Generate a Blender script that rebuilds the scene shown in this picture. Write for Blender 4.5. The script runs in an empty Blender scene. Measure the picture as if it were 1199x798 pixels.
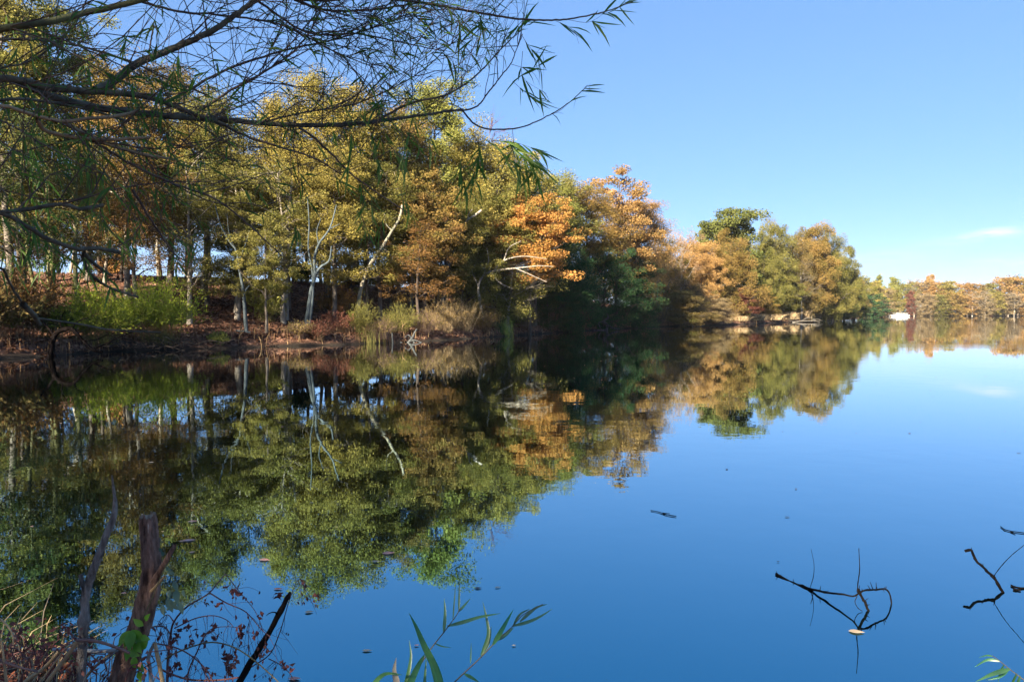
import bpy, math
import numpy as np
from mathutils import Vector
PI = math.pi
scene = bpy.context.scene
COL = scene.collection
F = 866.0            # focal length in photograph pixels (1199 wide)
CAMZ = 1.75
PITCH = math.atan(33.5 / F)
cp, sp_ = math.cos(PITCH), math.sin(PITCH)

# ------------------------------------------------------------ geometry helpers
def ray(px, py):
    x = (px - 599.5) / F
    v = (399.0 - py) / F
    return np.array([x, cp + v * sp_, -sp_ + v * cp])
def at(px, py, Y):
    d = ray(px, py)
    s = Y / d[1]
    return np.array([d[0] * s, Y, CAMZ + d[2] * s])
def on(px, py, z=0.0):
    d = ray(px, py)
    s = (z - CAMZ) / d[2]
    return np.array([d[0] * s, d[1] * s, z])

class MB:
    """collects tubes, quads and blades and links them as one mesh object"""
    def __init__(s):
        s.v = []; s.q = []; s.n = 0; s.m = []
    def add(s, v, q, mi=0):
        v = np.asarray(v, dtype=np.float32).reshape(-1, 3)
        q = np.asarray(q, dtype=np.int32).reshape(-1, 4)
        s.v.append(v); s.q.append(q + s.n); s.n += len(v)
        s.m.append(np.full(len(q), mi, dtype=np.int32))
    def tube(s, pts, rad, k=6, mi=0, rough=0.0, rng=None):
        pts = np.asarray(pts, dtype=float); n = len(pts)
        rad = np.broadcast_to(np.asarray(rad, dtype=float), (n,))
        t = np.gradient(pts, axis=0)
        t /= np.linalg.norm(t, axis=1)[:, None] + 1e-9
        ref = np.array([0.31, 0.93, 0.2]) if abs(t[0][2]) > 0.7 else np.array([0.1, 0.15, 0.98])
        u = np.cross(t, ref); u /= np.linalg.norm(u, axis=1)[:, None] + 1e-9
        w = np.cross(t, u)
        a = np.arange(k) * 2 * PI / k
        rr = rad[:, None] * np.ones(k)
        if rough and rng is not None:
            rr = rr * (1 + rng.normal(0, rough, (n, k)))
        v = pts[:, None, :] + rr[:, :, None] * (np.cos(a)[None, :, None] * u[:, None, :] + np.sin(a)[None, :, None] * w[:, None, :])
        i = np.arange(n - 1)[:, None] * k; j = np.arange(k)[None, :]; j2 = (j + 1) % k
        q = np.stack([i + j, i + j2, i + k + j2, i + k + j], -1).reshape(-1, 4)
        s.add(v.reshape(-1, 3), q, mi)
    def cap(s, pts, rad, k=12, mi=0):
        pass
    def leaves(s, c, size, rng, aspect=0.55, up=0.35, dirs=None, mi=0, fold=0.0):
        """one leaf-shaped quad per centre c"""
        c = np.asarray(c, dtype=float); n = len(c)
        if n == 0: return
        size = np.broadcast_to(np.asarray(size, dtype=float), (n,)) * rng.uniform(0.7, 1.3, n)
        if dirs is None:
            d = rng.normal(0, 1, (n, 3)); d[:, 2] *= 0.6
        else:
            d = np.asarray(dirs, dtype=float)
        d = d / (np.linalg.norm(d, axis=1)[:, None] + 1e-9)
        nr = rng.normal(0, 1, (n, 3)); nr[:, 2] = nr[:, 2] * .8 + up
        sd = np.cross(d, nr); sd /= np.linalg.norm(sd, axis=1)[:, None] + 1e-9
        L = (size * 0.5)[:, None]; W = (size * 0.5 * aspect)[:, None]
        up_ = np.cross(sd, d)
        v = np.stack([c - d * L, c + sd * W + d * L * 0.05 + up_ * W * fold, c + d * L, c - sd * W + d * L * 0.05 + up_ * W * fold], 1)
        s.add(v.reshape(-1, 3), np.arange(4 * n).reshape(-1, 4), mi)
    def blade(s, pts, width, side=None, mi=0):
        """a flat tapering blade along pts"""
        pts = np.asarray(pts, dtype=float); n = len(pts)
        t = np.gradient(pts, axis=0); t /= np.linalg.norm(t, axis=1)[:, None] + 1e-9
        if side is None: side = np.array([0.3, 0.2, 0.9])
        sd = np.cross(t, side); sd /= np.linalg.norm(sd, axis=1)[:, None] + 1e-9
        x = np.linspace(0, 1, n)
        w = width * 0.5 * np.minimum(1, 0.35 + 3 * x) * (1 - x ** 2.2) + 0.0004
        fold = np.cross(sd, t) * w[:, None] * 0.35
        l = pts + sd * w[:, None] + fold; r = pts - sd * w[:, None] + fold
        v = np.stack([l, pts, r], 1).reshape(-1, 3)
        i = np.arange(n - 1) * 3
        q = np.concatenate([np.stack([i, i + 1, i + 4, i + 3], -1), np.stack([i + 1, i + 2, i + 5, i + 4], -1)])
        s.add(v, q, mi)
    def box(s, cx, cy, cz, sx, sy, sz, mi=0):
        x, y, z = sx / 2, sy / 2, sz / 2
        v = [(cx + a * x, cy + b * y, cz + c * z) for a, b, c in ((-1,-1,-1),(1,-1,-1),(1,1,-1),(-1,1,-1),(-1,-1,1),(1,-1,1),(1,1,1),(-1,1,1))]
        s.add(v, [(0,3,2,1),(4,5,6,7),(0,1,5,4),(1,2,6,5),(2,3,7,6),(3,0,4,7)], mi)
    def mesh(s, name, smooth=False):
        me = bpy.data.meshes.new(name)
        if s.n == 0: return me
        v = np.concatenate(s.v); q = np.concatenate(s.q); m = np.concatenate(s.m)
        me.vertices.add(len(v)); me.vertices.foreach_set('co', v.ravel())
        me.loops.add(q.size); me.loops.foreach_set('vertex_index', q.ravel())
        me.polygons.add(len(q)); me.polygons.foreach_set('loop_start', np.arange(0, q.size, 4, dtype=np.int32))
        me.polygons.foreach_set('material_index', m)
        if smooth: me.polygons.foreach_set('use_smooth', np.ones(len(q), dtype=bool))
        me.update(calc_edges=True); me.validate()
        return me
    def obj(s, name, mat, parent=None, smooth=False):
        me = s.mesh(name, smooth)
        for mm in (mat if isinstance(mat, (list, tuple)) else [mat]): me.materials.append(mm)
        return link(name, me, parent)

def link(name, me, parent=None):
    o = bpy.data.objects.new(name, me); COL.objects.link(o)
    if parent is not None: o.parent = parent
    return o
def tag(o, label=None, cat=None, group=None, kind=None):
    if label: o['label'] = label
    if cat: o['category'] = cat
    if group: o['group'] = group
    if kind: o['kind'] = kind
    return o
def empty(name, loc, label=None, cat=None, group=None, rz=0):
    o = bpy.data.objects.new(name, None); COL.objects.link(o)
    o.location = [float(x) for x in loc]; o.rotation_euler = (0, 0, rz); o.empty_display_size = 0.2
    return tag(o, label, cat, group)
def spline(p, n):
    """smooth curve through control points (Catmull-Rom)"""
    p = np.asarray(p, dtype=float)
    if len(p) < 3: 
        t = np.linspace(0, 1, n)[:, None]; return p[0] * (1 - t) + p[-1] * t
    e = np.vstack([2 * p[0] - p[1], p, 2 * p[-1] - p[-2]])
    kn = np.concatenate([[0], np.cumsum(np.sqrt(np.linalg.norm(np.diff(e, axis=0), axis=1)) + 1e-6)])
    L_ = np.concatenate([[0], np.cumsum(np.linalg.norm(np.diff(p, axis=0), axis=1))])
    out = []
    for d in np.linspace(0, L_[-1] * (1 - 1e-7), n):
        i = int(np.searchsorted(L_, d, 'right') - 1); f = (d - L_[i]) / (L_[i + 1] - L_[i] + 1e-12)
        k0, k1, k2, k3 = kn[i:i + 4]; t = k1 + f * (k2 - k1)
        a1 = (k1 - t) / (k1 - k0) * e[i] + (t - k0) / (k1 - k0) * e[i + 1]
        a2 = (k2 - t) / (k2 - k1) * e[i + 1] + (t - k1) / (k2 - k1) * e[i + 2]
        a3 = (k3 - t) / (k3 - k2) * e[i + 2] + (t - k2) / (k3 - k2) * e[i + 3]
        b1 = (k2 - t) / (k2 - k0) * a1 + (t - k0) / (k2 - k0) * a2
        b2 = (k3 - t) / (k3 - k1) * a2 + (t - k1) / (k3 - k1) * a3
        out.append((k2 - t) / (k2 - k1) * b1 + (t - k1) / (k2 - k1) * b2)
    return np.array(out)

# ------------------------------------------------------------ materials
def new_mat(name):
    m = bpy.data.materials.new(name); m.use_nodes = True
    nt = m.node_tree; nt.nodes.clear()
    return m, nt, nt.nodes, nt.links
def ramp(N, stops):
    r = N.new('ShaderNodeValToRGB'); e = r.color_ramp.elements
    while len(e) < len(stops): e.new(0.5)
    for el, (p, c) in zip(e, stops): el.position = p; el.color = (*c, 1)
    return r
def leaf_mat(name, cols, trans=0.35, clump=0.5, gloss=0.0):
    """cols: three base colours picked per leaf and by clumps of the crown"""
    m, nt, N, L = new_mat(name)
    g = N.new('ShaderNodeNewGeometry'); oi = N.new('ShaderNodeObjectInfo')
    tc = N.new('ShaderNodeTexCoord')
    no = N.new('ShaderNodeTexNoise'); no.inputs['Scale'].default_value = clump; no.inputs['Detail'].default_value = 2
    L.new(tc.outputs['Object'], no.inputs['Vector'])
    a = N.new('ShaderNodeMath'); a.operation = 'MULTIPLY_ADD'; a.inputs[1].default_value = 0.45
    L.new(g.outputs['Random Per Island'], a.inputs[0])
    b = N.new('ShaderNodeMath'); b.operation = 'MULTIPLY_ADD'; b.inputs[1].default_value = 1.5; b.inputs[2].default_value = -0.5
    L.new(no.outputs['Fac'], b.inputs[0]); L.new(b.outputs[0], a.inputs[2])
    r = ramp(N, [(0.05, cols[0]), (0.5, cols[1]), (0.95, cols[2])])
    L.new(a.outputs[0], r.inputs['Fac'])
    hs = N.new('ShaderNodeHueSaturation'); L.new(r.outputs['Color'], hs.inputs['Color'])
    v = N.new('ShaderNodeMapRange'); v.inputs['To Min'].default_value = 0.85; v.inputs['To Max'].default_value = 1.15
    L.new(oi.outputs['Random'], v.inputs['Value']); L.new(v.outputs[0], hs.inputs['Value'])
    d = N.new('ShaderNodeBsdfDiffuse'); t = N.new('ShaderNodeBsdfTranslucent')
    L.new(hs.outputs['Color'], d.inputs['Color']); L.new(hs.outputs['Color'], t.inputs['Color'])
    mx = N.new('ShaderNodeMixShader'); mx.inputs[0].default_value = trans
    L.new(d.outputs[0], mx.inputs[1]); L.new(t.outputs[0], mx.inputs[2])
    out = N.new('ShaderNodeOutputMaterial')
    last = mx
    if gloss:
        gl = N.new('ShaderNodeBsdfGlossy'); gl.inputs['Roughness'].default_value = 0.4
        m2 = N.new('ShaderNodeMixShader'); m2.inputs[0].default_value = gloss
        L.new(mx.outputs[0], m2.inputs[1]); L.new(gl.outputs[0], m2.inputs[2]); last = m2
    L.new(last.outputs[0], out.inputs['Surface'])
    return m
def bark_mat(name, c1, c2, scale=6.0, stretch=0.25, bump=0.4, rough=0.85, c3=None, spec=.25):
    m, nt, N, L = new_mat(name)
    tc = N.new('ShaderNodeTexCoord'); mp = N.new('ShaderNodeMapping'); mp.inputs['Scale'].default_value = (1, 1, stretch)
    L.new(tc.outputs['Object'], mp.inputs['Vector'])
    no = N.new('ShaderNodeTexNoise'); no.inputs['Scale'].default_value = scale; no.inputs['Detail'].default_value = 6; no.inputs['Roughness'].default_value = 0.65
    L.new(mp.outputs[0], no.inputs['Vector'])
    st = [(0.35, c1), (0.62, c2)] + ([(0.75, c3)] if c3 else [])
    r = ramp(N, st); L.new(no.outputs['Fac'], r.inputs['Fac'])
    p = N.new('ShaderNodeBsdfPrincipled'); p.inputs['Roughness'].default_value = rough
    p.inputs['Specular IOR Level'].default_value = spec
    L.new(r.outputs['Color'], p.inputs['Base Color'])
    bp = N.new('ShaderNodeBump'); bp.inputs['Strength'].default_value = bump; bp.inputs['Distance'].default_value = 0.03
    L.new(no.outputs['Fac'], bp.inputs['Height']); L.new(bp.outputs[0], p.inputs['Normal'])
    out = N.new('ShaderNodeOutputMaterial'); L.new(p.outputs[0], out.inputs['Surface'])
    return m
def plain_mat(name, c, rough=0.7, c2=None, scale=30):
    m, nt, N, L = new_mat(name)
    p = N.new('ShaderNodeBsdfPrincipled'); p.inputs['Roughness'].default_value = rough
    p.inputs['Specular IOR Level'].default_value = 0.3
    if c2:
        tc = N.new('ShaderNodeTexCoord'); no = N.new('ShaderNodeTexNoise'); no.inputs['Scale'].default_value = scale; no.inputs['Detail'].default_value = 4
        L.new(tc.outputs['Object'], no.inputs['Vector'])
        r = ramp(N, [(0.35, c), (0.65, c2)]); L.new(no.outputs['Fac'], r.inputs['Fac']); L.new(r.outputs[0], p.inputs['Base Color'])
    else: p.inputs['Base Color'].default_value = (*c, 1)
    out = N.new('ShaderNodeOutputMaterial'); L.new(p.outputs[0], out.inputs['Surface'])
    return m

LM = {
 'gold':   leaf_mat('gold_leaves',  [(.115,.115,.03),(.27,.225,.06),(.41,.325,.09)]),
 'olive':  leaf_mat('olive_leaves', [(.085,.095,.025),(.19,.18,.05),(.32,.27,.085)]),
 'lime':   leaf_mat('lime_leaves',  [(.11,.125,.03),(.22,.225,.055),(.35,.34,.10)]),
 'green':  leaf_mat('green_leaves', [(0.042,0.064,0.023),(0.086,0.113,0.042),(0.165,0.179,0.068)]),
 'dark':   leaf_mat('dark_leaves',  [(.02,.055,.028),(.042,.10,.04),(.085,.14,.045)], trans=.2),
 'rust':   leaf_mat('rust_leaves',  [(.12,.085,.025),(.23,.125,.045),(.36,.20,.075)]),
 'orange': leaf_mat('orange_leaves',[(.16,.125,.035),(.38,.19,.055),(.52,.28,.09)]),
 'amber':  leaf_mat('amber_leaves', [(.12,.115,.03),(.26,.175,.055),(.38,.25,.085)]),
 'brown':  leaf_mat('brown_leaves', [(.10,.105,.03),(.18,.135,.05),(.29,.205,.085)]),
 'salmon': leaf_mat('salmon_leaves',[(.20,.14,.07),(.34,.21,.115),(.44,.30,.17)]),
 'red':    leaf_mat('red_leaves',   [(0.097,0.036,0.026),(0.179,0.071,0.049),(0.271,0.127,0.087)]),
 'pine':   leaf_mat('pine_needles', [(.07,.085,.025),(.13,.145,.04),(.22,.215,.07)], trans=.2),
 'copper': leaf_mat('copper_leaves', [(.19,.135,.045),(.36,.215,.08),(.47,.30,.12)]),
 'tan':    leaf_mat('tan_leaves',   [(0.170,0.123,0.060),(0.281,0.212,0.111),(0.391,0.315,0.178)]),
 'willowg':leaf_mat('willow_shrub_leaves',[(0.162,0.217,0.027),(0.285,0.339,0.042),(0.398,0.434,0.073)], trans=.45),
}
BARK = {
 'grey':  bark_mat('grey_bark', (.05,.042,.034), (.17,.145,.12), 5),
 'dark':  bark_mat('dark_bark', (.025,.018,.015), (.085,.065,.052), 5),
 'pale':  bark_mat('pale_bark', (.15,.125,.095), (.36,.32,.26), 5),
 'tan':   bark_mat('weathered_bark', (.13,.11,.085), (.30,.265,.21), 5),
 'blue':  bark_mat('shade_blue_bark', (.03,.042,.048), (.085,.108,.118), 6),  # blue-grey of skylit shade put into the bark colour
 'mossy': bark_mat('mossy_bark', (.06,.055,.03), (.15,.15,.06), 7),
}
HAZE = 0.00009
# ------------------------------------------------------------ world, sun, camera
SUN_EL = math.radians(27)
LDIR = np.array([0.53, 0.848])            # horizontal direction the sunlight travels (x, y)
LDIR = LDIR / np.linalg.norm(LDIR)
to_sun = np.array([-LDIR[0] * math.cos(SUN_EL), -LDIR[1] * math.cos(SUN_EL), math.sin(SUN_EL)])
w = bpy.data.worlds.new('World'); scene.world = w; w.use_nodes = True
N = w.node_tree.nodes; L = w.node_tree.links; N.clear()
sky = N.new('ShaderNodeTexSky'); sky.sky_type = 'NISHITA'; sky.sun_disc = False
sky.sun_elevation = SUN_EL; sky.sun_rotation = math.atan2(to_sun[0], to_sun[1])
sky.altitude = 100; sky.air_density = 0.6; sky.dust_density = 0.0; sky.ozone_density = 6.0
# thin cloud streaks low over the far shore, as directions in the sky
SKYTINT = (1.34, 1.32, 1.50, 1); SKYGAMMA = 0.43; SKYSAT = 1.42
tc = N.new('ShaderNodeTexCoord')
def vec_const(v):
    c = N.new('ShaderNodeCombineXYZ'); 
    for i in range(3): c.inputs[i].default_value = float(v[i])
    return c
def math_n(op, a, b=None):
    n = N.new('ShaderNodeMath'); n.operation = op
    for i, x in enumerate((a, b)):
        if x is None: continue
        if isinstance(x, (int, float)): n.inputs[i].default_value = x
        else: L.new(x, n.inputs[i])
    return n.outputs[0]
nz = N.new('ShaderNodeTexNoise'); nz.inputs['Scale'].default_value = 1.0; nz.inputs['Detail'].default_value = 7; nz.inputs['Roughness'].default_value = 0.6
mpn = N.new('ShaderNodeMapping'); mpn.inputs['Scale'].default_value = (22, 22, 150)
L.new(tc.outputs['Generated'], mpn.inputs['Vector']); L.new(mpn.outputs[0], nz.inputs['Vector'])
tot = None
for (px, py, wx, wy, amp) in ((1163,272,19,3.2,.8),(1140,279,36,5,.28),(1030,303,50,7,.2),(1180,306,40,6,.16)):
    d = ray(px, py); d = d / np.linalg.norm(d)
    sx = np.cross(d, [0, 0, 1]); sx /= np.linalg.norm(sx); sy = np.cross(sx, d)
    def dot(v):
        n = N.new('ShaderNodeVectorMath'); n.operation = 'DOT_PRODUCT'
        L.new(tc.outputs['Generated'], n.inputs[0]); n.inputs[1].default_value = [float(q) for q in v]
        return n.outputs['Value']
    a = math_n('DIVIDE', dot(sx), wx / F); b = math_n('DIVIDE', dot(sy), wy / F)
    b = math_n('SUBTRACT', b, math_n('MULTIPLY', a, 0.45))
    r2 = math_n('ADD', math_n('MULTIPLY', a, a), math_n('MULTIPLY', b, b))
    e = math_n('MULTIPLY', math_n('EXPONENT', math_n('MULTIPLY', r2, -1.0)), amp)
    tot = e if tot is None else math_n('ADD', tot, e)
nm = N.new('ShaderNodeMapRange'); nm.inputs['From Min'].default_value = .32; nm.inputs['From Max'].default_value = .62
L.new(nz.outputs['Fac'], nm.inputs['Value'])
cl = math_n('MINIMUM', math_n('MULTIPLY', tot, nm.outputs[0]), 0.9)
front = N.new('ShaderNodeSeparateXYZ'); L.new(tc.outputs['Generated'], front.inputs[0])
cl = math_n('MULTIPLY', cl, math_n('GREATER_THAN', front.outputs['Y'], 0.0))
mixc = N.new('ShaderNodeMixRGB'); L.new(cl, mixc.inputs['Fac'])
tint = N.new('ShaderNodeMixRGB'); tint.blend_type = 'MULTIPLY'; tint.inputs['Fac'].default_value = 1; tint.inputs['Color2'].default_value = SKYTINT
gam = N.new('ShaderNodeGamma'); gam.inputs['Gamma'].default_value = SKYGAMMA
hsv = N.new('ShaderNodeHueSaturation'); hsv.inputs['Saturation'].default_value = SKYSAT
L.new(sky.outputs[0], gam.inputs['Color']); L.new(gam.outputs[0], hsv.inputs['Color']); L.new(hsv.outputs[0], tint.inputs['Color1']); L.new(tint.outputs[0], mixc.inputs['Color1'])
CLOUDCOL = (3.5, 3.35, 3.7, 1)
mixc.inputs['Color2'].default_value = CLOUDCOL
bg = N.new('ShaderNodeBackground'); bg.inputs['Strength'].default_value = 0.08
out = N.new('ShaderNodeOutputWorld'); L.new(mixc.outputs[0], bg.inputs['Color']); L.new(bg.outputs[0], out.inputs['Surface'])

sl = bpy.data.lights.new('sun', 'SUN'); sl.energy = 5.0; sl.angle = math.radians(0.5); sl.color = (1.0, .86, .66)
so = bpy.data.objects.new('sun', sl); COL.objects.link(so)
so.rotation_euler = Vector([float(x) for x in to_sun]).to_track_quat('Z', 'Y').to_euler()
cam = bpy.data.cameras.new('camera'); co = bpy.data.objects.new('camera', cam); COL.objects.link(co)
cam.sensor_width = 36; cam.lens = 36 * F / 1199; cam.clip_start = 0.05; cam.clip_end = 5000
co.location = (0, 0, CAMZ); co.rotation_euler = (PI / 2 - PITCH, 0, 0)
scene.camera = co
vs = scene.view_settings; vs.view_transform = 'Standard'; vs.look = 'None'; vs.gamma = 1; vs.exposure = 2.3
cy = scene.cycles
cy.max_bounces = 6; cy.diffuse_bounces = 3; cy.glossy_bounces = 3; cy.transmission_bounces = 3; cy.volume_bounces = 0
cy.use_denoising = True; cy.caustics_reflective = False; cy.caustics_refractive = False; cy.sample_clamp_indirect = 6

# ------------------------------------------------------------ lake outline and terrain
def shore(px, Y): return ((px - 599.5) / F * Y, Y)
SH = [(-2600,-900),(-300,-120),(-60,-22),(-34,2),(-24.5,12),(-22.5,20)] + [shore(*a) for a in (
  (-60,26.5),(0,28),(60,29.5),(130,33),(200,34.5),(260,36),(330,38),(400,40),(480,43.5),(560,50),(640,61),(700,73),(760,87),(820,97),(860,104),
  (905,121),(945,138),(972,155),(986,172),(990,195),(985,235),(1000,275),(1028,320),(1060,338),(1130,345),(1199,350),(1300,352),(1420,345))]
SH += [(400,330),(520,200),(560,0),(300,-60),(40,-9),(6,0.4),(3,1.3),(1.2,1.75),(0.2,2.05),(-0.6,2.4),(-1.2,2.75),(-1.6,3.15),(-2.2,3.6),(-3.0,4.0),(-4.5,4.3),(-8,3.6),(-13,0.5),(-19,-6),(-30,-24),(-200,-140)]
# the lake proper is the ring from the left bank round the far shore to the near bank
LAKE = np.array([p for p in SH if p[1] > -60 and abs(p[0]) < 700])
def sdist(x, y):
    """distance to the shoreline, positive on land"""
    P = LAKE; Q = np.roll(P, -1, axis=0)
    best = np.full(x.shape, 1e18); inside = np.zeros(x.shape, dtype=bool)
    for (ax, ay), (bx, by) in zip(P, Q):
        dx, dy = bx - ax, by - ay
        t = np.clip(((x - ax) * dx + (y - ay) * dy) / (dx * dx + dy * dy + 1e-12), 0, 1)
        best = np.minimum(best, (x - ax - t * dx) ** 2 + (y - ay - t * dy) ** 2)
        c = ((ay > y) != (by > y)) & (x < dx * (y - ay) / (dy if abs(dy) > 1e-12 else 1e-12) + ax)
        inside ^= c
    d = np.sqrt(best)
    return np.where(inside, -d, d)
def sm(x, a, b):
    t = np.clip((x - a) / (b - a), 0, 1); return t * t * (3 - 2 * t)
def wob(x, y):
    return (np.sin(x * .9 + 1.3 * np.sin(y * .5)) + np.sin(y * 1.1 + 1.7 * np.sin(x * .37)) + .6 * np.sin(x * 2.3 + y * 1.9) + .4 * np.sin(x * 4.1 - y * 3.3)) / 3
def height(x, y):
    x = np.asarray(x, dtype=float); y = np.asarray(y, dtype=float)
    d = sdist(x, y) + 0.30 * wob(x * 1.3, y * 1.3) * np.clip(y / 30, 0.12, 1)
    near = 1 - sm(np.hypot(x, y), 7, 14)
    left = (1 - sm(x, 2, 30)) * (1 - near)
    lip = 0.55 * sm(d, 0, 0.9) * (1 - near) + near * (0.10 * sm(d, 0, 0.5) + 0.07 * np.clip(d, 0, 8))
    rise = (3.6 * sm(d, 1, 17) - 2.6 * sm(d, 19, 60)) * left + (1 - left) * 0.9 * sm(d, 1, 12) * (1 - near)
    land = lip + rise + 0.10 * wob(x * .8, y * .8) * sm(d, .3, 4)
    bed = -0.02 + np.maximum(d * 0.28, -1.6)
    return np.where(d > 0, land, bed)
def hz(x, y): return float(height(np.array([x]), np.array([y]))[0])

th = np.concatenate([np.linspace(-45, 45, 331), np.linspace(45, 315, 91)[1:-1]]) * PI / 180
rr = 0.35 * np.power(1200 / 0.35, np.linspace(0, 1, 400))
T_, R_ = np.meshgrid(th, rr)
X = R_ * np.sin(T_); Y = R_ * np.cos(T_)
Z = height(X, Y)
g = MB(); nt_ = len(th)
i = np.arange(len(rr) - 1)[:, None] * nt_; j = np.arange(nt_)[None, :]; j2 = (j + 1) % nt_
g.add(np.stack([X, Y, Z], -1).reshape(-1, 3), np.stack([i + j, i + nt_ + j, i + nt_ + j2, i + j2], -1).reshape(-1, 4))
n0 = g.n
h0 = hz(0, 0)
k = np.arange(0, nt_ - 1, 2)
g.add(np.vstack([np.stack([X[0], Y[0], Z[0]], -1), [[0, 0, h0]]]), np.stack([k, k + 1, (k + 2) % nt_, np.full_like(k, nt_)], -1))

def ground_mat():
    m, nt, N, L = new_mat('leaf_litter_ground')
    tc = N.new('ShaderNodeTexCoord')
    vo = N.new('ShaderNodeTexVoronoi'); vo.inputs['Scale'].default_value = 9; L.new(tc.outputs['Object'], vo.inputs['Vector'])
    no = N.new('ShaderNodeTexNoise'); no.inputs['Scale'].default_value = 0.5; no.inputs['Detail'].default_value = 5; L.new(tc.outputs['Object'], no.inputs['Vector'])
    r1 = ramp(N, [(0.0, (.038,.024,.018)), (0.45, (.12,.066,.044)), (0.8, (.21,.12,.08)), (1, (.32,.21,.145))])
    sep = N.new('ShaderNodeSeparateColor'); L.new(vo.outputs['Color'], sep.inputs[0]); L.new(sep.outputs[0], r1.inputs['Fac'])
    r2 = ramp(N, [(0.3, (.55,.50,.50)), (0.7, (1.1,.95,.9))]); L.new(no.outputs['Fac'], r2.inputs['Fac'])
    mu = N.new('ShaderNodeMixRGB'); mu.blend_type = 'MULTIPLY'; mu.inputs['Fac'].default_value = 1
    L.new(r1.outputs[0], mu.inputs['Color1']); L.new(r2.outputs[0], mu.inputs['Color2'])
    p = N.new('ShaderNodeBsdfPrincipled'); p.inputs['Roughness'].default_value = .9; p.inputs['Specular IOR Level'].default_value = .15
    # wet mud where the bank meets the water
    sx = N.new('ShaderNodeSeparateXYZ'); L.new(tc.outputs['Object'], sx.inputs[0])
    ad = N.new('ShaderNodeMath'); ad.operation = 'MULTIPLY_ADD'; ad.inputs[1].default_value = -.35; L.new(no.outputs['Fac'], ad.inputs[0]); L.new(sx.outputs['Z'], ad.inputs[2])
    wr = N.new('ShaderNodeMapRange'); wr.inputs['From Min'].default_value = -.12; wr.inputs['From Max'].default_value = .10; L.new(ad.outputs[0], wr.inputs['Value'])
    wmx = N.new('ShaderNodeMixRGB'); wmx.inputs['Color1'].default_value = (.022, .017, .013, 1); L.new(wr.outputs[0], wmx.inputs['Fac']); L.new(mu.outputs[0], wmx.inputs['Color2'])
    L.new(wmx.outputs[0], p.inputs['Base Color'])
    bp = N.new('ShaderNodeBump'); bp.inputs['Strength'].default_value = .6; bp.inputs['Distance'].default_value = .05
    L.new(sep.outputs[1], bp.inputs['Height']); L.new(bp.outputs[0], p.inputs['Normal'])
    out = N.new('ShaderNodeOutputMaterial'); L.new(p.outputs[0], out.inputs['Surface'])
    return m
GM = ground_mat()
go = g.obj('ground', GM, smooth=True); tag(go, kind='structure')

def water_mat():
    m, nt, N, L = new_mat('lake_water')
    tc = N.new('ShaderNodeTexCoord')
    mp = N.new('ShaderNodeMapping'); mp.inputs['Scale'].default_value = (1.0, 1.0, 1); L.new(tc.outputs['Object'], mp.inputs['Vector'])
    n1 = N.new('ShaderNodeTexNoise'); n1.inputs['Scale'].default_value = 2.2; n1.inputs['Detail'].default_value = 3; L.new(mp.outputs[0], n1.inputs['Vector'])
    n2 = N.new('ShaderNodeTexNoise'); n2.inputs['Scale'].default_value = 0.12; n2.inputs['Detail'].default_value = 2; L.new(mp.outputs[0], n2.inputs['Vector'])
    mr = N.new('ShaderNodeMapRange'); mr.inputs['From Min'].default_value = .42; mr.inputs['From Max'].default_value = .62
    mr.inputs['To Min'].default_value = 0.15; mr.inputs['To Max'].default_value = 1.0
    L.new(n2.outputs['Fac'], mr.inputs['Value'])
    mu = N.new('ShaderNodeMath'); mu.operation = 'MULTIPLY'; L.new(n1.outputs['Fac'], mu.inputs[0]); L.new(mr.outputs[0], mu.inputs[1])
    bp = N.new('ShaderNodeBump'); bp.inputs['Strength'].default_value = .10; bp.inputs['Distance'].default_value = WATER_BUMP
    L.new(mu.outputs[0], bp.inputs['Height'])
    # Schlick reflectance of blue-tinted deep water: blue already reflects from above, all colours at grazing angles
    lw = N.new('ShaderNodeLayerWeight'); lw.inputs['Blend'].default_value = 0.5; L.new(bp.outputs[0], lw.inputs['Normal'])
    pw = N.new('ShaderNodeMath'); pw.operation = 'POWER'; pw.inputs[1].default_value = 3.9; L.new(lw.outputs['Facing'], pw.inputs[0])
    fm = N.new('ShaderNodeMixRGB'); fm.inputs['Color1'].default_value = WATER_F0; fm.inputs['Color2'].default_value = (1, 1, 1, 1); L.new(pw.outputs[0], fm.inputs['Fac'])
    p = N.new('ShaderNodeBsdfGlossy'); p.inputs['Roughness'].default_value = .012; L.new(fm.outputs[0], p.inputs['Color'])
    L.new(bp.outputs[0], p.inputs['Normal'])
    out = N.new('ShaderNodeOutputMaterial'); L.new(p.outputs[0], out.inputs['Surface'])
    return m
WATER_BUMP = 0.028; WATER_F0 = (.025, .295, .40, 1)
wm = MB()
rw = np.array([0.0, 2, 6, 20, 60, 150, 300, 600, 1190]); tw = np.linspace(0, 2 * PI, 97)[:-1]
Tw, Rw = np.meshgrid(tw, rw)
i = np.arange(len(rw) - 1)[:, None] * 96; j = np.arange(96)[None, :]; j2 = (j + 1) % 96
wm.add(np.stack([Rw * np.sin(Tw), Rw * np.cos(Tw), Rw * 0], -1).reshape(-1, 3), np.stack([i + j, i + 96 + j, i + 96 + j2, i + j2], -1).reshape(-1, 4)[96:])
wm.add(np.vstack([[[0, 0, 0]], np.stack([Rw[1] * np.sin(Tw[1]), Rw[1] * np.cos(Tw[1]), Rw[1] * 0], -1)]),
       [[0, 1 + (a + 2) % 96, 1 + a + 1, 1 + a] for a in range(0, 96, 2)])
wo = wm.obj('lake_water', water_mat()); tag(wo, kind='structure')
for p_ in wo.data.polygons: pass

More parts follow.
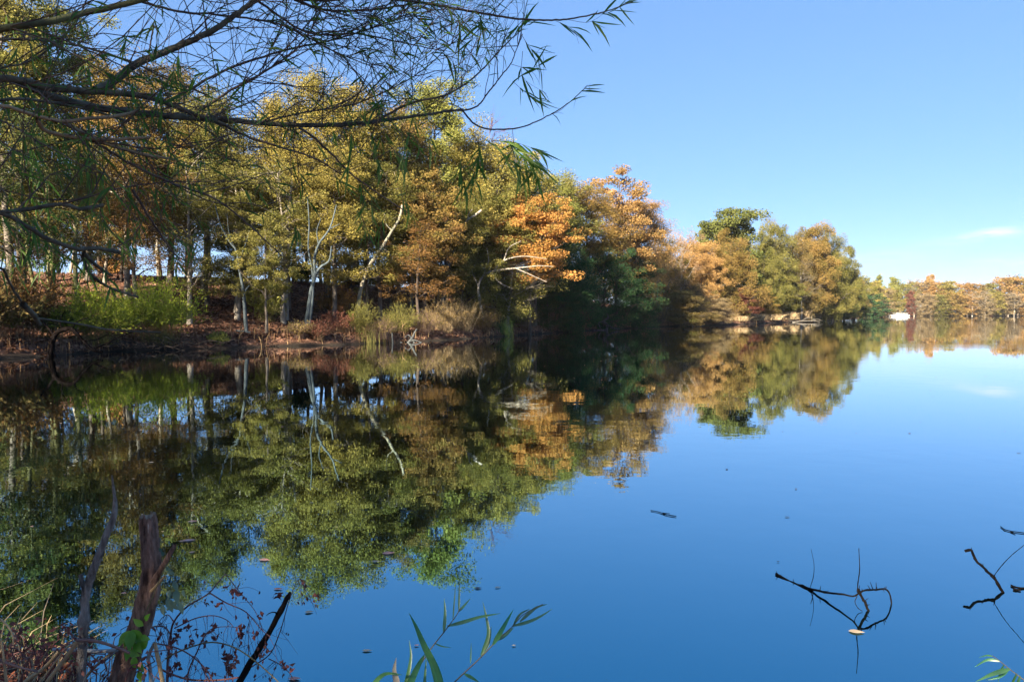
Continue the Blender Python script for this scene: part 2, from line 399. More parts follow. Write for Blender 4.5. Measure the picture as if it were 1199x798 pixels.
if HAZE:
    hm = MB(); hm.box(60, 200, 20, 2480, 2480, 46)
    m_, nt_m, N_, L_ = new_mat('thin_haze')
    pv = N_.new('ShaderNodeVolumePrincipled'); pv.inputs['Color'].default_value = (.92, .95, 1, 1); pv.inputs['Density'].default_value = HAZE; pv.inputs['Anisotropy'].default_value = 0.0
    oo = N_.new('ShaderNodeOutputMaterial'); L_.new(pv.outputs[0], oo.inputs['Volume'])
    tag(hm.obj('haze', m_), 'thin pale haze over the lake', 'haze', kind='stuff')
# ------------------------------------------------------------ tree generators (a variant is a trunk mesh and a crown mesh)
def curve(a, b, lift, n, rng, wig=0.04):
    t = np.linspace(0, 1, n)[:, None]
    p = a * (1 - t) + b * t
    p[:, 2] += (lift * (t * (1 - t)) * 4)[:, 0]
    Lw = np.linalg.norm(b - a) * wig
    p[1:-1] += rng.normal(0, Lw, (n - 2, 3))
    return p
def trunk_path(rng, H, lean=0.02):
    z = np.linspace(0, H, 9)
    dx = np.cumsum(rng.normal(0, lean * H / 9 * 2, 9)); dy = np.cumsum(rng.normal(0, lean * H / 9 * 2, 9))
    dx -= dx[0]; dy -= dy[0]
    return np.stack([dx, dy, z], -1)
def tpoint(tp, z):
    return np.array([np.interp(z, tp[:, 2], tp[:, k]) for k in range(3)])
def broad(seed, H=16., R=4., base=.3, nl=22, sub=8, per=290, leaf=.125, flat=.75, csize=.85, top=.85, trunk=.17, wide=.45, aspect=.6, upw=.12, gap=0.0):
    rng = np.random.default_rng(seed)
    tr, cr = MB(), MB()
    tp = trunk_path(rng, H * .86); r0 = trunk
    prof = lambda t: np.maximum(0.12, np.sin(PI * np.clip(((t - base) / (1 - base)) ** wide * .86 + .10, 0, 1)) ** .8)
    tr.tube(np.vstack([tp[:1] - [0, 0, .5], tp]), np.concatenate([[r0 * 1.5], np.interp(tp[:, 2], [0, .06 * H, H * .86], [r0 * 1.35, r0, r0 * .18])]), 8, rough=.05, rng=rng)
    cs, ds = [], []
    for k in range(nl):
        t = base + (1 - base) * ((k + rng.uniform(0, .8)) / nl) * top + .03
        az = k * 2.4 + rng.uniform(-.5, .5); rad = R * prof(t) * rng.uniform(.5, 1.0)
        e = tpoint(tp, min(t * H, H * .86)) + np.array([math.cos(az) * rad, math.sin(az) * rad, max(0, t * H - H * .86) + rng.normal(0, .3)])
        zs = max(base * H * .55, t * H - rad * rng.uniform(.5, .9) - .4)
        s0 = tpoint(tp, min(zs, H * .8))
        br = curve(s0, e, rng.uniform(-.1, .25), 6, rng)
        rb = np.interp(zs, [0, H], [r0, r0 * .25]) * .5
        tr.tube(br, np.linspace(rb, .018, 6), 5)
        for m in range(sub):
            f = rng.uniform(.3, 1.05); b0 = br[min(5, int(f * 5))]
            c = b0 + rng.normal(0, 1, 3) * np.array([csize * 1.1, csize * 1.1, csize * .7])
            if m == 0: c = e
            if rng.random() < gap: continue
            tr.tube(curve(b0, c, 0.05, 4, rng), np.linspace(.022, .008, 4), 3)
            cs.append(c)
    cs = np.array(cs)
    n = int(per)
    cc = np.repeat(cs, n, axis=0)
    sz = csize * rng.uniform(.6, 1.25, len(cs)).repeat(n)
    off = rng.normal(0, 1, (len(cc), 3)); off /= np.linalg.norm(off, axis=1)[:, None]
    off *= (rng.random(len(cc)) ** .45)[:, None] * sz[:, None]; off[:, 2] *= flat
    cr.leaves(cc + off, leaf, rng, aspect=aspect, up=upw)
    return tr, cr, H, R
def conifer(seed, H=16., R=3.2, base=.18, step=.36, per=52, leaf=.38, trunk=.16, droop=.12, pw=.75):
    rng = np.random.default_rng(seed)
    tr, cr = MB(), MB()
    tp = trunk_path(rng, H, .008)
    tr.tube(np.vstack([tp[:1] - [0, 0, .5], tp]), np.concatenate([[trunk * 1.4], np.interp(tp[:, 2], [0, H], [trunk * 1.2, .02])]), 7, rough=.04, rng=rng)
    z = base * H; P, D = [], []
    while z < H * .99:
        t = (z - base * H) / (H * (1 - base))
        nb = 5 if t < .8 else 4
        for b in range(nb):
            Lb = R * ((1 - t) ** pw) * rng.uniform(.6, 1.12) * (0.75 + .25 * min(1, t * 6)) + .25
            az = rng.uniform(0, 2 * PI); s0 = tpoint(tp, z + rng.uniform(-.15, .15))
            e = s0 + np.array([math.cos(az) * Lb, math.sin(az) * Lb, Lb * rng.uniform(-.15, .35) - droop * Lb])
            br = curve(s0, e, .06 * Lb, 5, rng, .03)
            tr.tube(br, np.linspace(.03 * (1.2 - t), .006, 5), 3)
            n = int(per * (0.35 + Lb / R)); f = rng.random(n) ** .7 * .95 + .08
            q = np.stack([np.interp(f * 4, np.arange(5), br[:, k]) for k in range(3)], -1)
            wd = .42 * Lb * (1.1 - f) + .14
            o = rng.normal(0, 1, (n, 3)) * wd[:, None] * np.array([.55, .55, .28])
            P.append(q + o); dd = np.array([math.cos(az), math.sin(az), .15]) + rng.normal(0, .5, (n, 3)); D.append(dd)
        z += step * rng.uniform(.7, 1.3)
    cr.leaves(np.concatenate(P), leaf, rng, aspect=.33, up=.1, dirs=np.concatenate(D))
    return tr, cr, H, R
def bare(seed, H=12., R=2.6, base=.25, nl=14, trunk=.11, depth=2, twigs=10):
    """leafless tree: the crown mesh is its fine twigs"""
    rng = np.random.default_rng(seed)
    tr, cr = MB(), MB()
    tp = trunk_path(rng, H, .02)
    tr.tube(np.vstack([tp[:1] - [0, 0, .5], tp]), np.concatenate([[trunk * 1.4], np.interp(tp[:, 2], [0, H], [trunk * 1.2, .012])]), 7)
    for k in range(nl):
        t = base + (.95 - base) * (k + rng.random()) / nl
        az = k * 2.4 + rng.uniform(-.4, .4); Lb = R * (1.15 - t) * rng.uniform(.7, 1.25) + .3
        s0 = tpoint(tp, t * H); e = s0 + np.array([math.cos(az) * Lb * .8, math.sin(az) * Lb * .8, Lb * rng.uniform(.5, 1.2)])
        br = curve(s0, e, -.1 * Lb, 6, rng, .04)
        tr.tube(br, np.linspace(trunk * .45 * (1.2 - t), .01, 6), 4)
        for m in range(twigs):
            b0 = br[rng.integers(1, 6)]; d = rng.normal(0, .5, 3) + (e - s0) / (np.linalg.norm(e - s0)) * .7; 
            q = b0 + d * rng.uniform(.4, 1.0)
            cr.tube(curve(b0, q, 0, 4, rng, .06), np.linspace(.014, .005, 4), 3)
            for u in range(3):
                q2 = q + (d + rng.normal(0, .5, 3)) * rng.uniform(.3, .6)
                cr.tube(np.array([b0 * .4 + q * .6, q2]), np.array([.007, .004]), 3)
    return tr, cr, H, R

VAR = {}
def reg(name, t):
    tr, cr, H, R = t
    me1 = tr.mesh(name + '_trunk', True); me1.materials.append(BARK['grey'])
    me2 = cr.mesh(name + '_crown'); me2.materials.append(LM['gold'])
    v = cr.v[0] if len(cr.v) == 1 else np.concatenate(cr.v)
    VAR[name] = (me1, me2, float(v[:, 2].max()), float(np.percentile(np.hypot(v[:, 0], v[:, 1]), 92)))
reg('oval1', broad(1, 16, 3.6, base=.30))
reg('oval2', broad(2, 16, 3.8, base=.36, nl=24))
reg('oval3', broad(3, 17, 4.2, base=.26, nl=24, wide=.6))
reg('tall1', broad(4, 18, 3.2, base=.36, nl=22, wide=.5))
reg('tall2', broad(5, 18, 3.0, base=.22, nl=26, csize=.75, per=230))
reg('airy1', broad(6, 17, 3.4, base=.33, nl=20, sub=6, per=125, gap=.2))
reg('airy2', broad(7, 16, 4.0, base=.25, nl=20, sub=6, per=125, gap=.25, wide=.6))
reg('oak1', broad(8, 15, 4.6, base=.28, nl=19, sub=8, per=240, leaf=.165, flat=.40, csize=1.0, wide=.7, aspect=.75))
reg('oak2', broad(9, 15, 4.2, base=.32, nl=17, sub=7, per=230, leaf=.165, flat=.5, csize=1.0, wide=.8, aspect=.75, gap=.1))
reg('full1', broad(10, 13, 4.4, base=.05, nl=34, sub=8, per=200, wide=.75))
reg('full2', broad(11, 13, 4.0, base=.03, nl=34, sub=8, per=200, csize=.9, wide=.6))
reg('con1', conifer(12, 17, 3.0, base=.16))
reg('con2', conifer(13, 17, 3.4, base=.26, pw=.6, per=56))
reg('con3', conifer(14, 15, 3.2, base=.04, pw=.55, per=58))
reg('umbrella', broad(15, 16, 4.8, base=.50, nl=24, sub=8, per=120, leaf=.24, flat=.28, csize=1.0, wide=.85, aspect=.35))
reg('oaktop', broad(41, 13, 5.0, base=.52, nl=18, sub=8, per=240, leaf=.165, flat=.42, csize=1.0, wide=.85, aspect=.75))
reg('dense1', broad(42, 17, 4.0, base=.36, nl=34, sub=8, per=220, wide=.6, csize=.9))
reg('dense2', broad(43, 17, 3.8, base=.42, nl=32, sub=8, per=220, wide=.5, csize=.9))
reg('mid1', broad(31, 10, 3.9, base=.10, nl=26, wide=.7))
reg('mid2', broad(32, 10, 3.5, base=.14, nl=24, wide=.55, csize=.8))
reg('midoak', broad(33, 10, 4.0, base=.16, nl=22, sub=8, leaf=.2, flat=.5, csize=.95, wide=.75))
reg('midairy', broad(34, 11, 3.6, base=.12, nl=22, sub=6, per=90, gap=.2, wide=.6))
reg('midcon', conifer(35, 11, 3.0, base=.06, pw=.6))
reg('barewhite', bare(18, 13, 3.0, base=.3, nl=16, trunk=.11, twigs=14)); reg('bare1', bare(16)); reg('bare2', bare(17, 13, 2.2, nl=18, twigs=14))
# coarser, cheaper crowns for the far shore
reg('far1', broad(21, 16, 4.4, base=.10, nl=26, sub=7, per=60, leaf=.42, csize=1.15, wide=.6))
reg('far2', broad(22, 16, 4.0, base=.14, nl=26, sub=7, per=60, leaf=.42, csize=1.1, wide=.5))
reg('far3', broad(23, 16, 5.0, base=.08, nl=28, sub=7, per=60, leaf=.45, csize=1.3, wide=.75))
reg('farbare', bare(24, 15, 3.4, nl=20, trunk=.16, twigs=16))

def tree(px, topy, Y, var, leaf, wpx, label, bark='grey', group=None, rz=None, name='tree', cat='tree'):
    me1, me2, H, R = VAR[var]
    x = (px - 599.5) / F * Y
    z0 = max(hz(x, Y), -.1)
    ztop = CAMZ + (365.5 - topy) / F * Y
    s = (ztop - z0) / H
    sx = (wpx / F * Y) / (2 * R)
    tr_id = len(COL.objects)
    o = empty(name, (x, Y, z0), label, cat, group, rz=(tr_id * 1.7) % 6.28 if rz is None else rz)
    o.scale = (sx, sx, s)
    for nm, me, mt in (('trunk', me1, BARK[bark]), ('crown', me2, LM[leaf] if isinstance(leaf, str) else leaf)):
        c = link(nm, me, o)
        c.material_slots[0].link = 'OBJECT'; c.material_slots[0].material = mt
    return o
# ------------------------------------------------------------ trees of the left bank (pixel column, pixel height of the top, distance)
BK = 'trees of the wooded left bank'
LEFT = [
 # px, top, Y, variant, leaf, width, bark, label
 (14,-30,40,'tall1','olive',150,'grey','tall olive tree at the left edge behind the willow limbs, top cut off'),
 (62,-8,43,'tall2','lime',120,'mossy','tall yellow-green tree behind the willow limbs, second from the left edge'),
 (104,48,44,'airy1','brown',120,'grey','thin brown-leaved tree above the left yellow-green willow shrub'),
 (150,78,42,'oval1','amber',120,'pale','amber-brown tree whose top shows under the forking willow limb'),
 (200,74,47,'tall2','brown',110,'grey','brownish gold tree left of the blue sky gap in the left wood'),
 (243,92,44,'dense2','olive',100,'grey','olive feathery tree at the left rim of the sky gap'),
 (288,138,46,'airy2','green',100,'mossy','low thin green tree at the bottom of the sky gap'),
 (338,96,46,'dense2','gold',95,'grey','golden feathery tree at the right rim of the sky gap'),
 (384,80,48,'dense1','gold',110,'grey','tallest golden feathery tree behind the middle of the long willow limb'),
 (428,106,50,'tall1','gold',100,'pale','golden tree between the tall feathery tree and the rusty one'),
 (466,116,53,'oval2','amber',100,'grey','amber-tinted tree left of the bright yellow-green crown'),
 (512,90,56,'tall1','lime',115,'grey','bright yellow-green tall crown rising highest near the end of the willow limb'),
 (548,140,57,'dense2','gold',95,'grey','pale gold feathery tree just right of the bright yellow-green crown'),
 (592,160,60,'dense1','gold',100,'grey','golden feathery tree left of the green one that slopes to the sky'),
 (626,180,62,'dense2','lime',90,'grey','yellow-green feathery tree on the slope of the skyline above the orange oak'),
 (655,202,70,'tall2','olive',80,'grey','olive pointed tree between the feathery slope and the brown oak'),
 # second storey in front of them
 (30,130,37,'airy2','green',140,'mossy','green leafy tree low at the left edge above the rusty bank'),
 (90,150,37,'airy1','olive',120,'mossy','olive tree with an ivy-green trunk left of the yellow-green shrubs'),
 (160,180,38,'airy1','rust',110,'grey','rust-brown low tree above the gap between the two yellow-green shrubs'),
 (222,170,40,'airy2','olive',105,'pale','olive tree with a thick pale trunk right of the yellow-green shrubs'),
 (278,195,42,'tall2','olive',90,'pale','olive tree with a slanting tan trunk behind the forked blue-grey sapling'),
 (332,180,43,'airy1','olive',105,'pale','olive tree on a straight tan trunk between the two ashen saplings'),
 (392,175,45,'oval1','gold',110,'grey','yellow-olive tree right behind the double ashen sapling'),
 (446,190,48,'oval2','olive',110,'grey','olive tree behind the curved leaning pale trunk'),
 (498,200,49,'oak2','amber',100,'dark','amber-orange small tree above the dry brush, left of the bare oak boughs'),
 (540,215,53,'oval3','olive',90,'dark','olive-brown tree with the pale broken bough left of the bright orange oak'),
 (585,200,57,'full2','olive',100,'dark','olive bushy tree directly behind the bright orange oak'),
]
for a in LEFT: tree(a[0], a[1], a[2], a[3], a[4], a[5], a[7], a[6], BK)
tree(575, 122, 62, 'bare1', LM['red'], 70, 'almost bare reddish twiggy tree above the feathery skyline', 'grey', BK)
tree(312, 245, 40, 'oak2', 'olive', 70, 'small low olive tree on the slope beside the leaf-strewn clearing', 'grey', BK)
tree(490, 250, 46, 'airy1', 'rust', 88, 'low rust-orange oak left of the bright orange oak', 'dark', BK)
tree(620, 228, 57, 'oaktop', 'orange', 102, 'bright orange oak with layered boughs hanging out over the bank', 'dark', BK)
tree(595, 300, 56, 'bare2', BARK['pale'], 80, 'leafless tangle of pale boughs under the bright orange oak', 'pale', BK)
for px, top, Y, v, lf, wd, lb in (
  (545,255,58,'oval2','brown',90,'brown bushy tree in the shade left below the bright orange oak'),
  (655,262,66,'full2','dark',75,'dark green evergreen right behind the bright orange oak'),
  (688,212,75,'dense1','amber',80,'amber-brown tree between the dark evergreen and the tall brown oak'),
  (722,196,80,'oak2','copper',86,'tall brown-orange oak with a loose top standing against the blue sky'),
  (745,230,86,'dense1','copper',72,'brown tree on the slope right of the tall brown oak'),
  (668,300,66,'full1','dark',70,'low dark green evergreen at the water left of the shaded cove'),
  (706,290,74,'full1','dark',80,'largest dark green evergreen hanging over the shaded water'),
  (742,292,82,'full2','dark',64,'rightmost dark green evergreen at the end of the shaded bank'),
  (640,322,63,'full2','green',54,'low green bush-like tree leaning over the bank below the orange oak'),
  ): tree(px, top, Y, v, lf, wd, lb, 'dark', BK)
# the dim row beyond the leafy slope
BB = 'dim trees beyond the leafy slope'
rngb = np.random.default_rng(77)
vs_ = ['tall1','airy1','tall1','airy1','oval2','airy1']
ls_ = ['olive','brown','green','olive','rust','gold']
for k in range(18):
    px = -40 + k * 39 + rngb.uniform(-9, 9)
    tree(px, 150 + 60 * rngb.random() + max(0, px - 480) * .25, 57 + 12 * rngb.random() + max(0, px - 400) * .05, vs_[k % 6], ls_[(k * 5 + k // 6) % 6], 80 + 30 * rngb.random(),
         'dim slender tree in the back row beyond the leafy slope, half hidden by front trees', 'dark' if k % 3 else 'grey', BB)

# ------------------------------------------------------------ the sunlit point on the right
PT = 'trees of the sunlit point'
for a in (
 (770,258,97,'midairy','copper',56,'grey','pale copper tree right after the shaded bank ends'),
 (797,264,100,'midairy','salmon',50,'pale','salmon-pink thin tree with sky showing through left of the dark pine'),
 (790,300,101,'mid1','brown',62,'grey','brown tree low between the shaded bank and the copper-brown rounded tree'),
 (851,245,124,'midoak','pine',78,'dark','flat-topped dark green pine standing highest over the sunlit point'),
 (824,280,108,'mid2','copper',50,'grey','amber tree left under the flat-topped pine'),
 (856,268,112,'mid1','amber',66,'dark','copper-brown rounded tree in front of the flat-topped pine'),
 (838,305,112,'mid1','brown',56,'grey','brown bushy tree at the foot of the copper-brown rounded tree'),
 (905,256,132,'mid2','olive',44,'grey','tall yellow-olive tree in the middle of the sunlit point'),
 (893,288,126,'mid1','olive',46,'dark','olive tree low in front of the tall yellow-olive one'),
 (926,272,138,'mid1','brown',50,'grey','brown-green tree between the tall yellow-olive one and the domed one'),
 (952,257,142,'mid2','amber',50,'dark','broad domed amber-brown tree on the sunlit point'),
 (975,262,148,'mid1','olive',46,'grey','olive tree at the right shoulder of the sunlit point'),
 (962,292,148,'mid1','olive',58,'grey','olive bushy tree in front of the domed amber-brown one'),
 (988,288,160,'mid1','olive',44,'grey','sloping olive tree near the tip of the point'),
 (1000,314,170,'mid2','brown',26,'grey','small brown tree at the very tip of the point'),
 (915,308,132,'mid2','olive',48,'grey','olive bush-like tree behind the bare white tree'),
 (868,335,112,'mid2','red',40,'dark','low red-leaved tree near the tan grass'),
 (985,338,156,'mid1','green',30,'dark','low dark green tree at the waterline of the tip of the point'),
 (958,340,149,'mid2','brown',40,'grey','low brown tree above the pale fallen log'),
 (800,338,92,'mid2','brown',60,'grey','low brown brushy tree at the waterline in the half shade'),
 (832,345,100,'mid1','tan',50,'grey','low tan brushy tree at the waterline beside the half shade'),
 (890,345,124,'mid2','amber',40,'grey','low amber bushy tree behind the tan grass'),
 (782,272,112,'mid1','amber',60,'grey','dull amber tree filling the gap behind the pale copper tree'),
 (812,278,116,'mid2','copper',56,'grey','brown tree behind the salmon-pink thin tree'),
 (880,270,134,'mid1','olive',56,'dark','olive tree between the flat-topped pine and the tall yellow-olive one'),
 (938,268,150,'mid1','olive',56,'grey','olive tree filling the ridge left of the domed amber-brown one'),
 (762,290,104,'mid1','brown',60,'dark','brown tree half in shade at the end of the shaded bank'),
 ): tree(a[0], a[1], a[2], a[3], a[4], a[5], a[7], a[6], PT)
tree(938, 302, 136, 'barewhite', BARK['tan'], 36, 'bare white-barked tree standing in front of the sunlit point', 'pale', PT)
tree(905, 248, 135, 'bare2', BARK['grey'], 36, 'bare grey twigs rising above the tall yellow-olive tree', 'grey', PT)
tree(810, 330, 95, 'bare2', BARK['dark'], 46, 'leafless dark brush tree at the waterline left of the tan grass', 'dark', PT)

# ------------------------------------------------------------ far shore
FT = 'trees along the far shore'
far = [
 (1010,322,262,'far1','olive',24,'olive tree of the far shore touching the tip of the point'),
 (1022,328,285,'far2','gold',22,'golden tree of the far shore just right of the point'),
 (1017,343,250,'far3','dark',36,'low dark tree added for the shaded gap of the far shore just right of the point'),  # dark crown added where the shore is only in shadow
 (1032,334,300,'far3','tan',30,'pale olive tree of the far shore left of the white boat'),
 (1046,323,335,'far2','lime',15,'bright lime-green narrow tree above the white boat'),
 (1028,320,330,'far1','lime',14,'thin yellow-green treetop left of the lime-green narrow tree'),
 (1042,337,325,'far1','gold',24,'golden-green bushy tree directly behind the white boat'),
 (1058,329,350,'far3','olive',26,'olive tree right above the right end of the white boat'),
 (1066,340,338,'far2','red',11,'narrow wine-red tree just right of the white boat'),
 (1074,326,358,'far3','tan',30,'tan treetop behind the narrow wine-red tree'),
 (1082,342,340,'far3','tan',24,'grey-tan bushy tree right of the narrow wine-red tree'),
 (1094,328,355,'far1','copper',28,'rust-orange round tree of the far shore, the first right of the wine-red one'),
 (1108,328,352,'far2','gold',24,'yellow-gold tree right of the first rust-orange round tree'),
 (1102,344,341,'far1','olive',24,'low olive tree below the rust-orange round tree'),
 (1116,340,342,'far3','amber',30,'broad yellow tree in front of the middle of the far shore'),
 (1129,328,358,'far3','copper',30,'reddish brown treetop in the middle of the far shore'),
 (1132,345,345,'far2','copper',22,'low brown tree under the reddish brown treetop'),
 (1144,331,356,'far1','amber',24,'amber tree right of the reddish brown treetop'),
 (1149,344,346,'far3','tan',24,'low tan tree with pale trunk on the far shore'),
 (1158,331,360,'far2','olive',24,'olive treetop left of the high rust dome at the right edge'),
 (1164,342,348,'far1','gold',22,'yellowish tree left under the high rust dome'),
 (1176,321,362,'far3','copper',34,'high rust-brown dome of leaves, the left one near the right edge'),
 (1180,343,349,'far2','tan',26,'tan low tree under the high rust-brown dome'),
 (1192,320,360,'far3','amber',34,'high amber dome of leaves at the right edge of the picture'),
 (1198,343,350,'far1','copper',26,'brown low tree at the right edge above the pale wall'),
 (1215,326,360,'far3','copper',36,'rust tree cut by the right edge of the picture'),
 (1242,328,358,'far1','gold',34,'far golden tree past the right edge'),
 (1265,324,358,'far3','copper',36,'far brown tree past the right edge'),
 (1294,328,360,'far2','amber',36,'far amber tree past the right edge'),
 (1325,326,360,'far3','olive',40,'far olive tree past the right edge'),
]
far += [(1070,350,338,'farbare','tan',20,'bare pale tree beside the narrow wine-red tree'),(1138,338,342,'farbare','tan',20,'bare pale tree in front of the reddish brown far treetop'),
 (1153,335,344,'farbare','tan',18,'bare pale-trunked tree right of the low tan far tree'),(1187,338,346,'farbare','tan',22,'bare pale tree in front of the high far dome of leaves'),(1088,320,360,'far2','copper',14,'slim brown treetop rising above the far rust-orange round tree')]
for a in far: tree(a[0], a[1], a[2], a[3], BARK['pale'] if a[3] == 'farbare' else a[4], a[5], a[6], 'pale', FT)
# ------------------------------------------------------------ trees of the bank we stand on, beside and behind the camera
NB = 'trees of the near bank'
for x, y, s, v, lf in ((-29,25,1.05,'oval3','gold'),(-27,17,1.1,'airy1','olive'),(-28,11,1.1,'airy2','brown'),
                       (-24,2,1.2,'oval2','olive'),(-9,-8,.95,'oval3','amber'),(-5,-13,1.1,'oval3','olive'),(-18,-14,1.2,'oval1','rust'),(2,-14,1.0,'oval2','gold')):
    me1, me2, H, R = VAR[v]
    o = empty('tree', (x, y, hz(x, y)), 'tree of the near bank standing outside the picture', 'tree', NB, x); o.scale = (s, s, s)
    for nm, me, mt in (('trunk', me1, BARK['grey']), ('crown', me2, LM[lf])):
        c = link(nm, me, o); c.material_slots[0].link = 'OBJECT'; c.material_slots[0].material = mt
# ------------------------------------------------------------ shrubs, brush and grasses of the far banks
def bush(seed, h, r, n, spread=.6, leafn=14, leaf=.10, asp=.35, stem=.008, arch=.25, top=.25, wig=.05):
    """stems fanning from one root, small leaves along their outer part"""
    rng = np.random.default_rng(seed); st, lf = MB(), MB(); C, D = [], []
    for k in range(n):
        az = rng.uniform(0, 2 * PI); q = rng.random() ** .6
        b = np.array([math.cos(az), math.sin(az), 0]) * r * .45 * rng.random()
        e = np.array([math.cos(az) * r * q, math.sin(az) * r * q, h * (1 - spread * q * q) * rng.uniform(.6, 1.05)])
        p = curve(b - [0, 0, .15], e, arch * r * q, 6, rng, wig)
        st.tube(p, np.linspace(stem, stem * .35, 6), 3)
        for u in range(3):
            i0 = rng.integers(2, 6); dd = (p[-1] - p[1]); dd = dd / np.linalg.norm(dd) + rng.normal(0, .45, 3)
            Lt = h * rng.uniform(.12, .3); tp_ = np.array([p[i0], p[i0] + dd * Lt])
            st.tube(tp_, np.array([stem * .5, stem * .25]), 3)
            m = leafn // 3
            f = rng.random(m)[:, None]
            C.append(tp_[0] * (1 - f) + tp_[1] * f + rng.normal(0, .03 + .03 * r, (m, 3))); D.append(np.tile(dd, (m, 1)) + rng.normal(0, .5, (m, 3)))
    if leafn >= 3: lf.leaves(np.concatenate(C), leaf, rng, aspect=asp, dirs=np.concatenate(D))
    return st, lf
def grassclump(seed, h, r, n, wd=.012, lean=.5):
    rng = np.random.default_rng(seed); m = MB()
    for k in range(n):
        az = rng.uniform(0, 2 * PI); b = np.array([rng.normal(0, r * .4), rng.normal(0, r * .4), -.05]); hh = h * rng.uniform(.5, 1.1)
        o = np.array([math.cos(az), math.sin(az), 0]) * lean * hh * rng.random()
        p = np.stack([b, b + o * .25 + [0, 0, hh * .55], b + o + [0, 0, hh]])
        m.blade(spline(p, 4), wd, side=np.array([math.sin(az), math.cos(az), .2]))
    return m
TW = {'brown': plain_mat('dry_brown_stems', (.10,.06,.035), .8, (.20,.13,.075), 4), 'pink': plain_mat('dry_pinkish_stems', (.13,.08,.065), .8, (.24,.16,.13), 4),
      'tan': plain_mat('dry_tan_stems', (.27,.19,.10), .8, (.46,.35,.20), 4), 'olive': plain_mat('olive_stems', (.09,.085,.02), .8, (.20,.18,.05), 4),
      'dark': plain_mat('dark_twigs', (.025,.02,.018), .8, (.07,.055,.045), 4), 'green': plain_mat('green_stems', (.04,.09,.02), .7, (.10,.16,.03), 4), 'grey': plain_mat('grey_stems', (.14,.13,.12), .8, (.30,.28,.25), 4)}
def shrub(px, Y, mb, stemmat, leafmat, label, group=None, name='shrub', cat='shrub', sink=0, sc=1.0):
    x = (px - 599.5) / F * Y
    o = empty(name, (x, Y, max(hz(x, Y), 0) - sink), label, cat, group); o.scale = (sc,) * 3
    st, lf = mb
    if st.n: st.obj('stems', stemmat, o)
    if lf.n: lf.obj('foliage', leafmat, o)
    return o
def gy(px, d=1.0):
    """distance of a point d metres inland of the left shoreline along a pixel column"""
    y = np.linspace(20, 200, 1801); x = (px - 599.5) / F * y
    s = sdist(x, y); i = np.argmax(s > d)
    return float(y[i])
WS = 'yellow-green willow shrubs at the water'
shrub(112, gy(112,.6), bush(31, 2.3, 1.9, 190, .55, 36, .15, .26), TW['olive'], LM['willowg'], 'lower left one of the two yellow-green feathery shrubs at the water', WS)
shrub(187, gy(187,.7), bush(32, 2.75, 1.75, 190, .5, 36, .15, .26), TW['olive'], LM['willowg'], 'taller right one of the two yellow-green feathery shrubs at the water', WS)
shrub(58, gy(58,2), bush(33, 1.5, 1.1, 70, .5, 30, .16, .3), TW['olive'], LM['green'], 'small green shrub left of the yellow-green feathery shrubs')
shrub(18, gy(18,2.5), bush(34, 2.6, 2.0, 120, .5, 40, .16, .5), TW['brown'], LM['rust'], 'rust-brown leafy shrub at the left edge of the bank')
shrub(-18, gy(-18,1.5), bush(340, 2.2, 1.7, 100, .5, 36, .16, .5), TW['brown'], LM['brown'], 'brown shrub just past the left edge of the bank')
shrub(256, gy(256,.2), bush(35, .55, .55, 40, .6, 24, .10, .4), TW['green'], LM['lime'], 'tiny bright green plant at the waterline below the leafy slope')
shrub(312, gy(312,5), bush(36, 2.0, 1.0, 50, .45, 30, .16, .45), TW['olive'], LM['lime'], 'loose yellow-green sapling bush on the leafy slope')
shrub(395, gy(395,2), bush(37, 1.2, 1.2, 110, .6, 20, .10, .4), TW['brown'], LM['red'], 'dark red low shrub right of the double ashen sapling')
shrub(400, gy(400,6), bush(38, 1.9, 1.6, 110, .6, 24, .14, .5), TW['brown'], LM['rust'], 'rust shrub up the slope behind the dark red low shrub')
shrub(424, gy(424,1.2), bush(39, 1.6, .9, 130, .5, 18, .12, .25), TW['olive'], LM['olive'], 'olive weedy shrub at the foot of the curved leaning trunk')
DB = 'dry brush along the left bank'
rngd = np.random.default_rng(5)
for px, d, h, r, st, lf, lb in (
   (352,.6,.7,.8,'pink','brown','low dry pinkish brush at the foot of the double ashen sapling'),
   (372,.4,.8,.8,'brown','red','low reddish dry brush at the waterline below the dark red low shrub'),
   (446,.6,1.0,1.0,'pink','brown','pinkish brown dry brush right of the olive weedy shrub'),
   (468,1.2,1.5,1.1,'olive','olive','olive brown tall brush behind the grey root snag'),
   (496,.8,1.3,1.1,'pink','brown','greyish pink brush right of the grey root snag'),
   (520,1.0,1.9,1.2,'tan','amber','tall tan brush in front of the shaded trunks'),
   (543,1.0,2.0,1.2,'tan','brown','widest tan-brown brush in front of the shaded trunks'),
   (566,.8,1.7,1.1,'brown','amber','brown brush left of the green reed tuft'),
   (617,.8,1.6,1.2,'pink','brown','pinkish brown brush right of the green reed tuft'),
   (641,.8,1.8,1.3,'pink','rust','rusty pink brush under the dark evergreens'),
   (676,1.0,1.7,1.3,'brown','red','reddish brush by the forked grey snag'),
   (708,.6,1.2,1.2,'brown','brown','dark brown brush right of the forked grey snag'),
   (740,.6,1.4,1.3,'brown','brown','dark brown brush below the rightmost dark evergreen')):
    shrub(px, gy(px,d), bush(int(px), h, r, 150, .45, 9, .10, .4, .009, .1), TW[st], LM[lf], lb, DB)
PB = 'dry brush along the sunlit point'
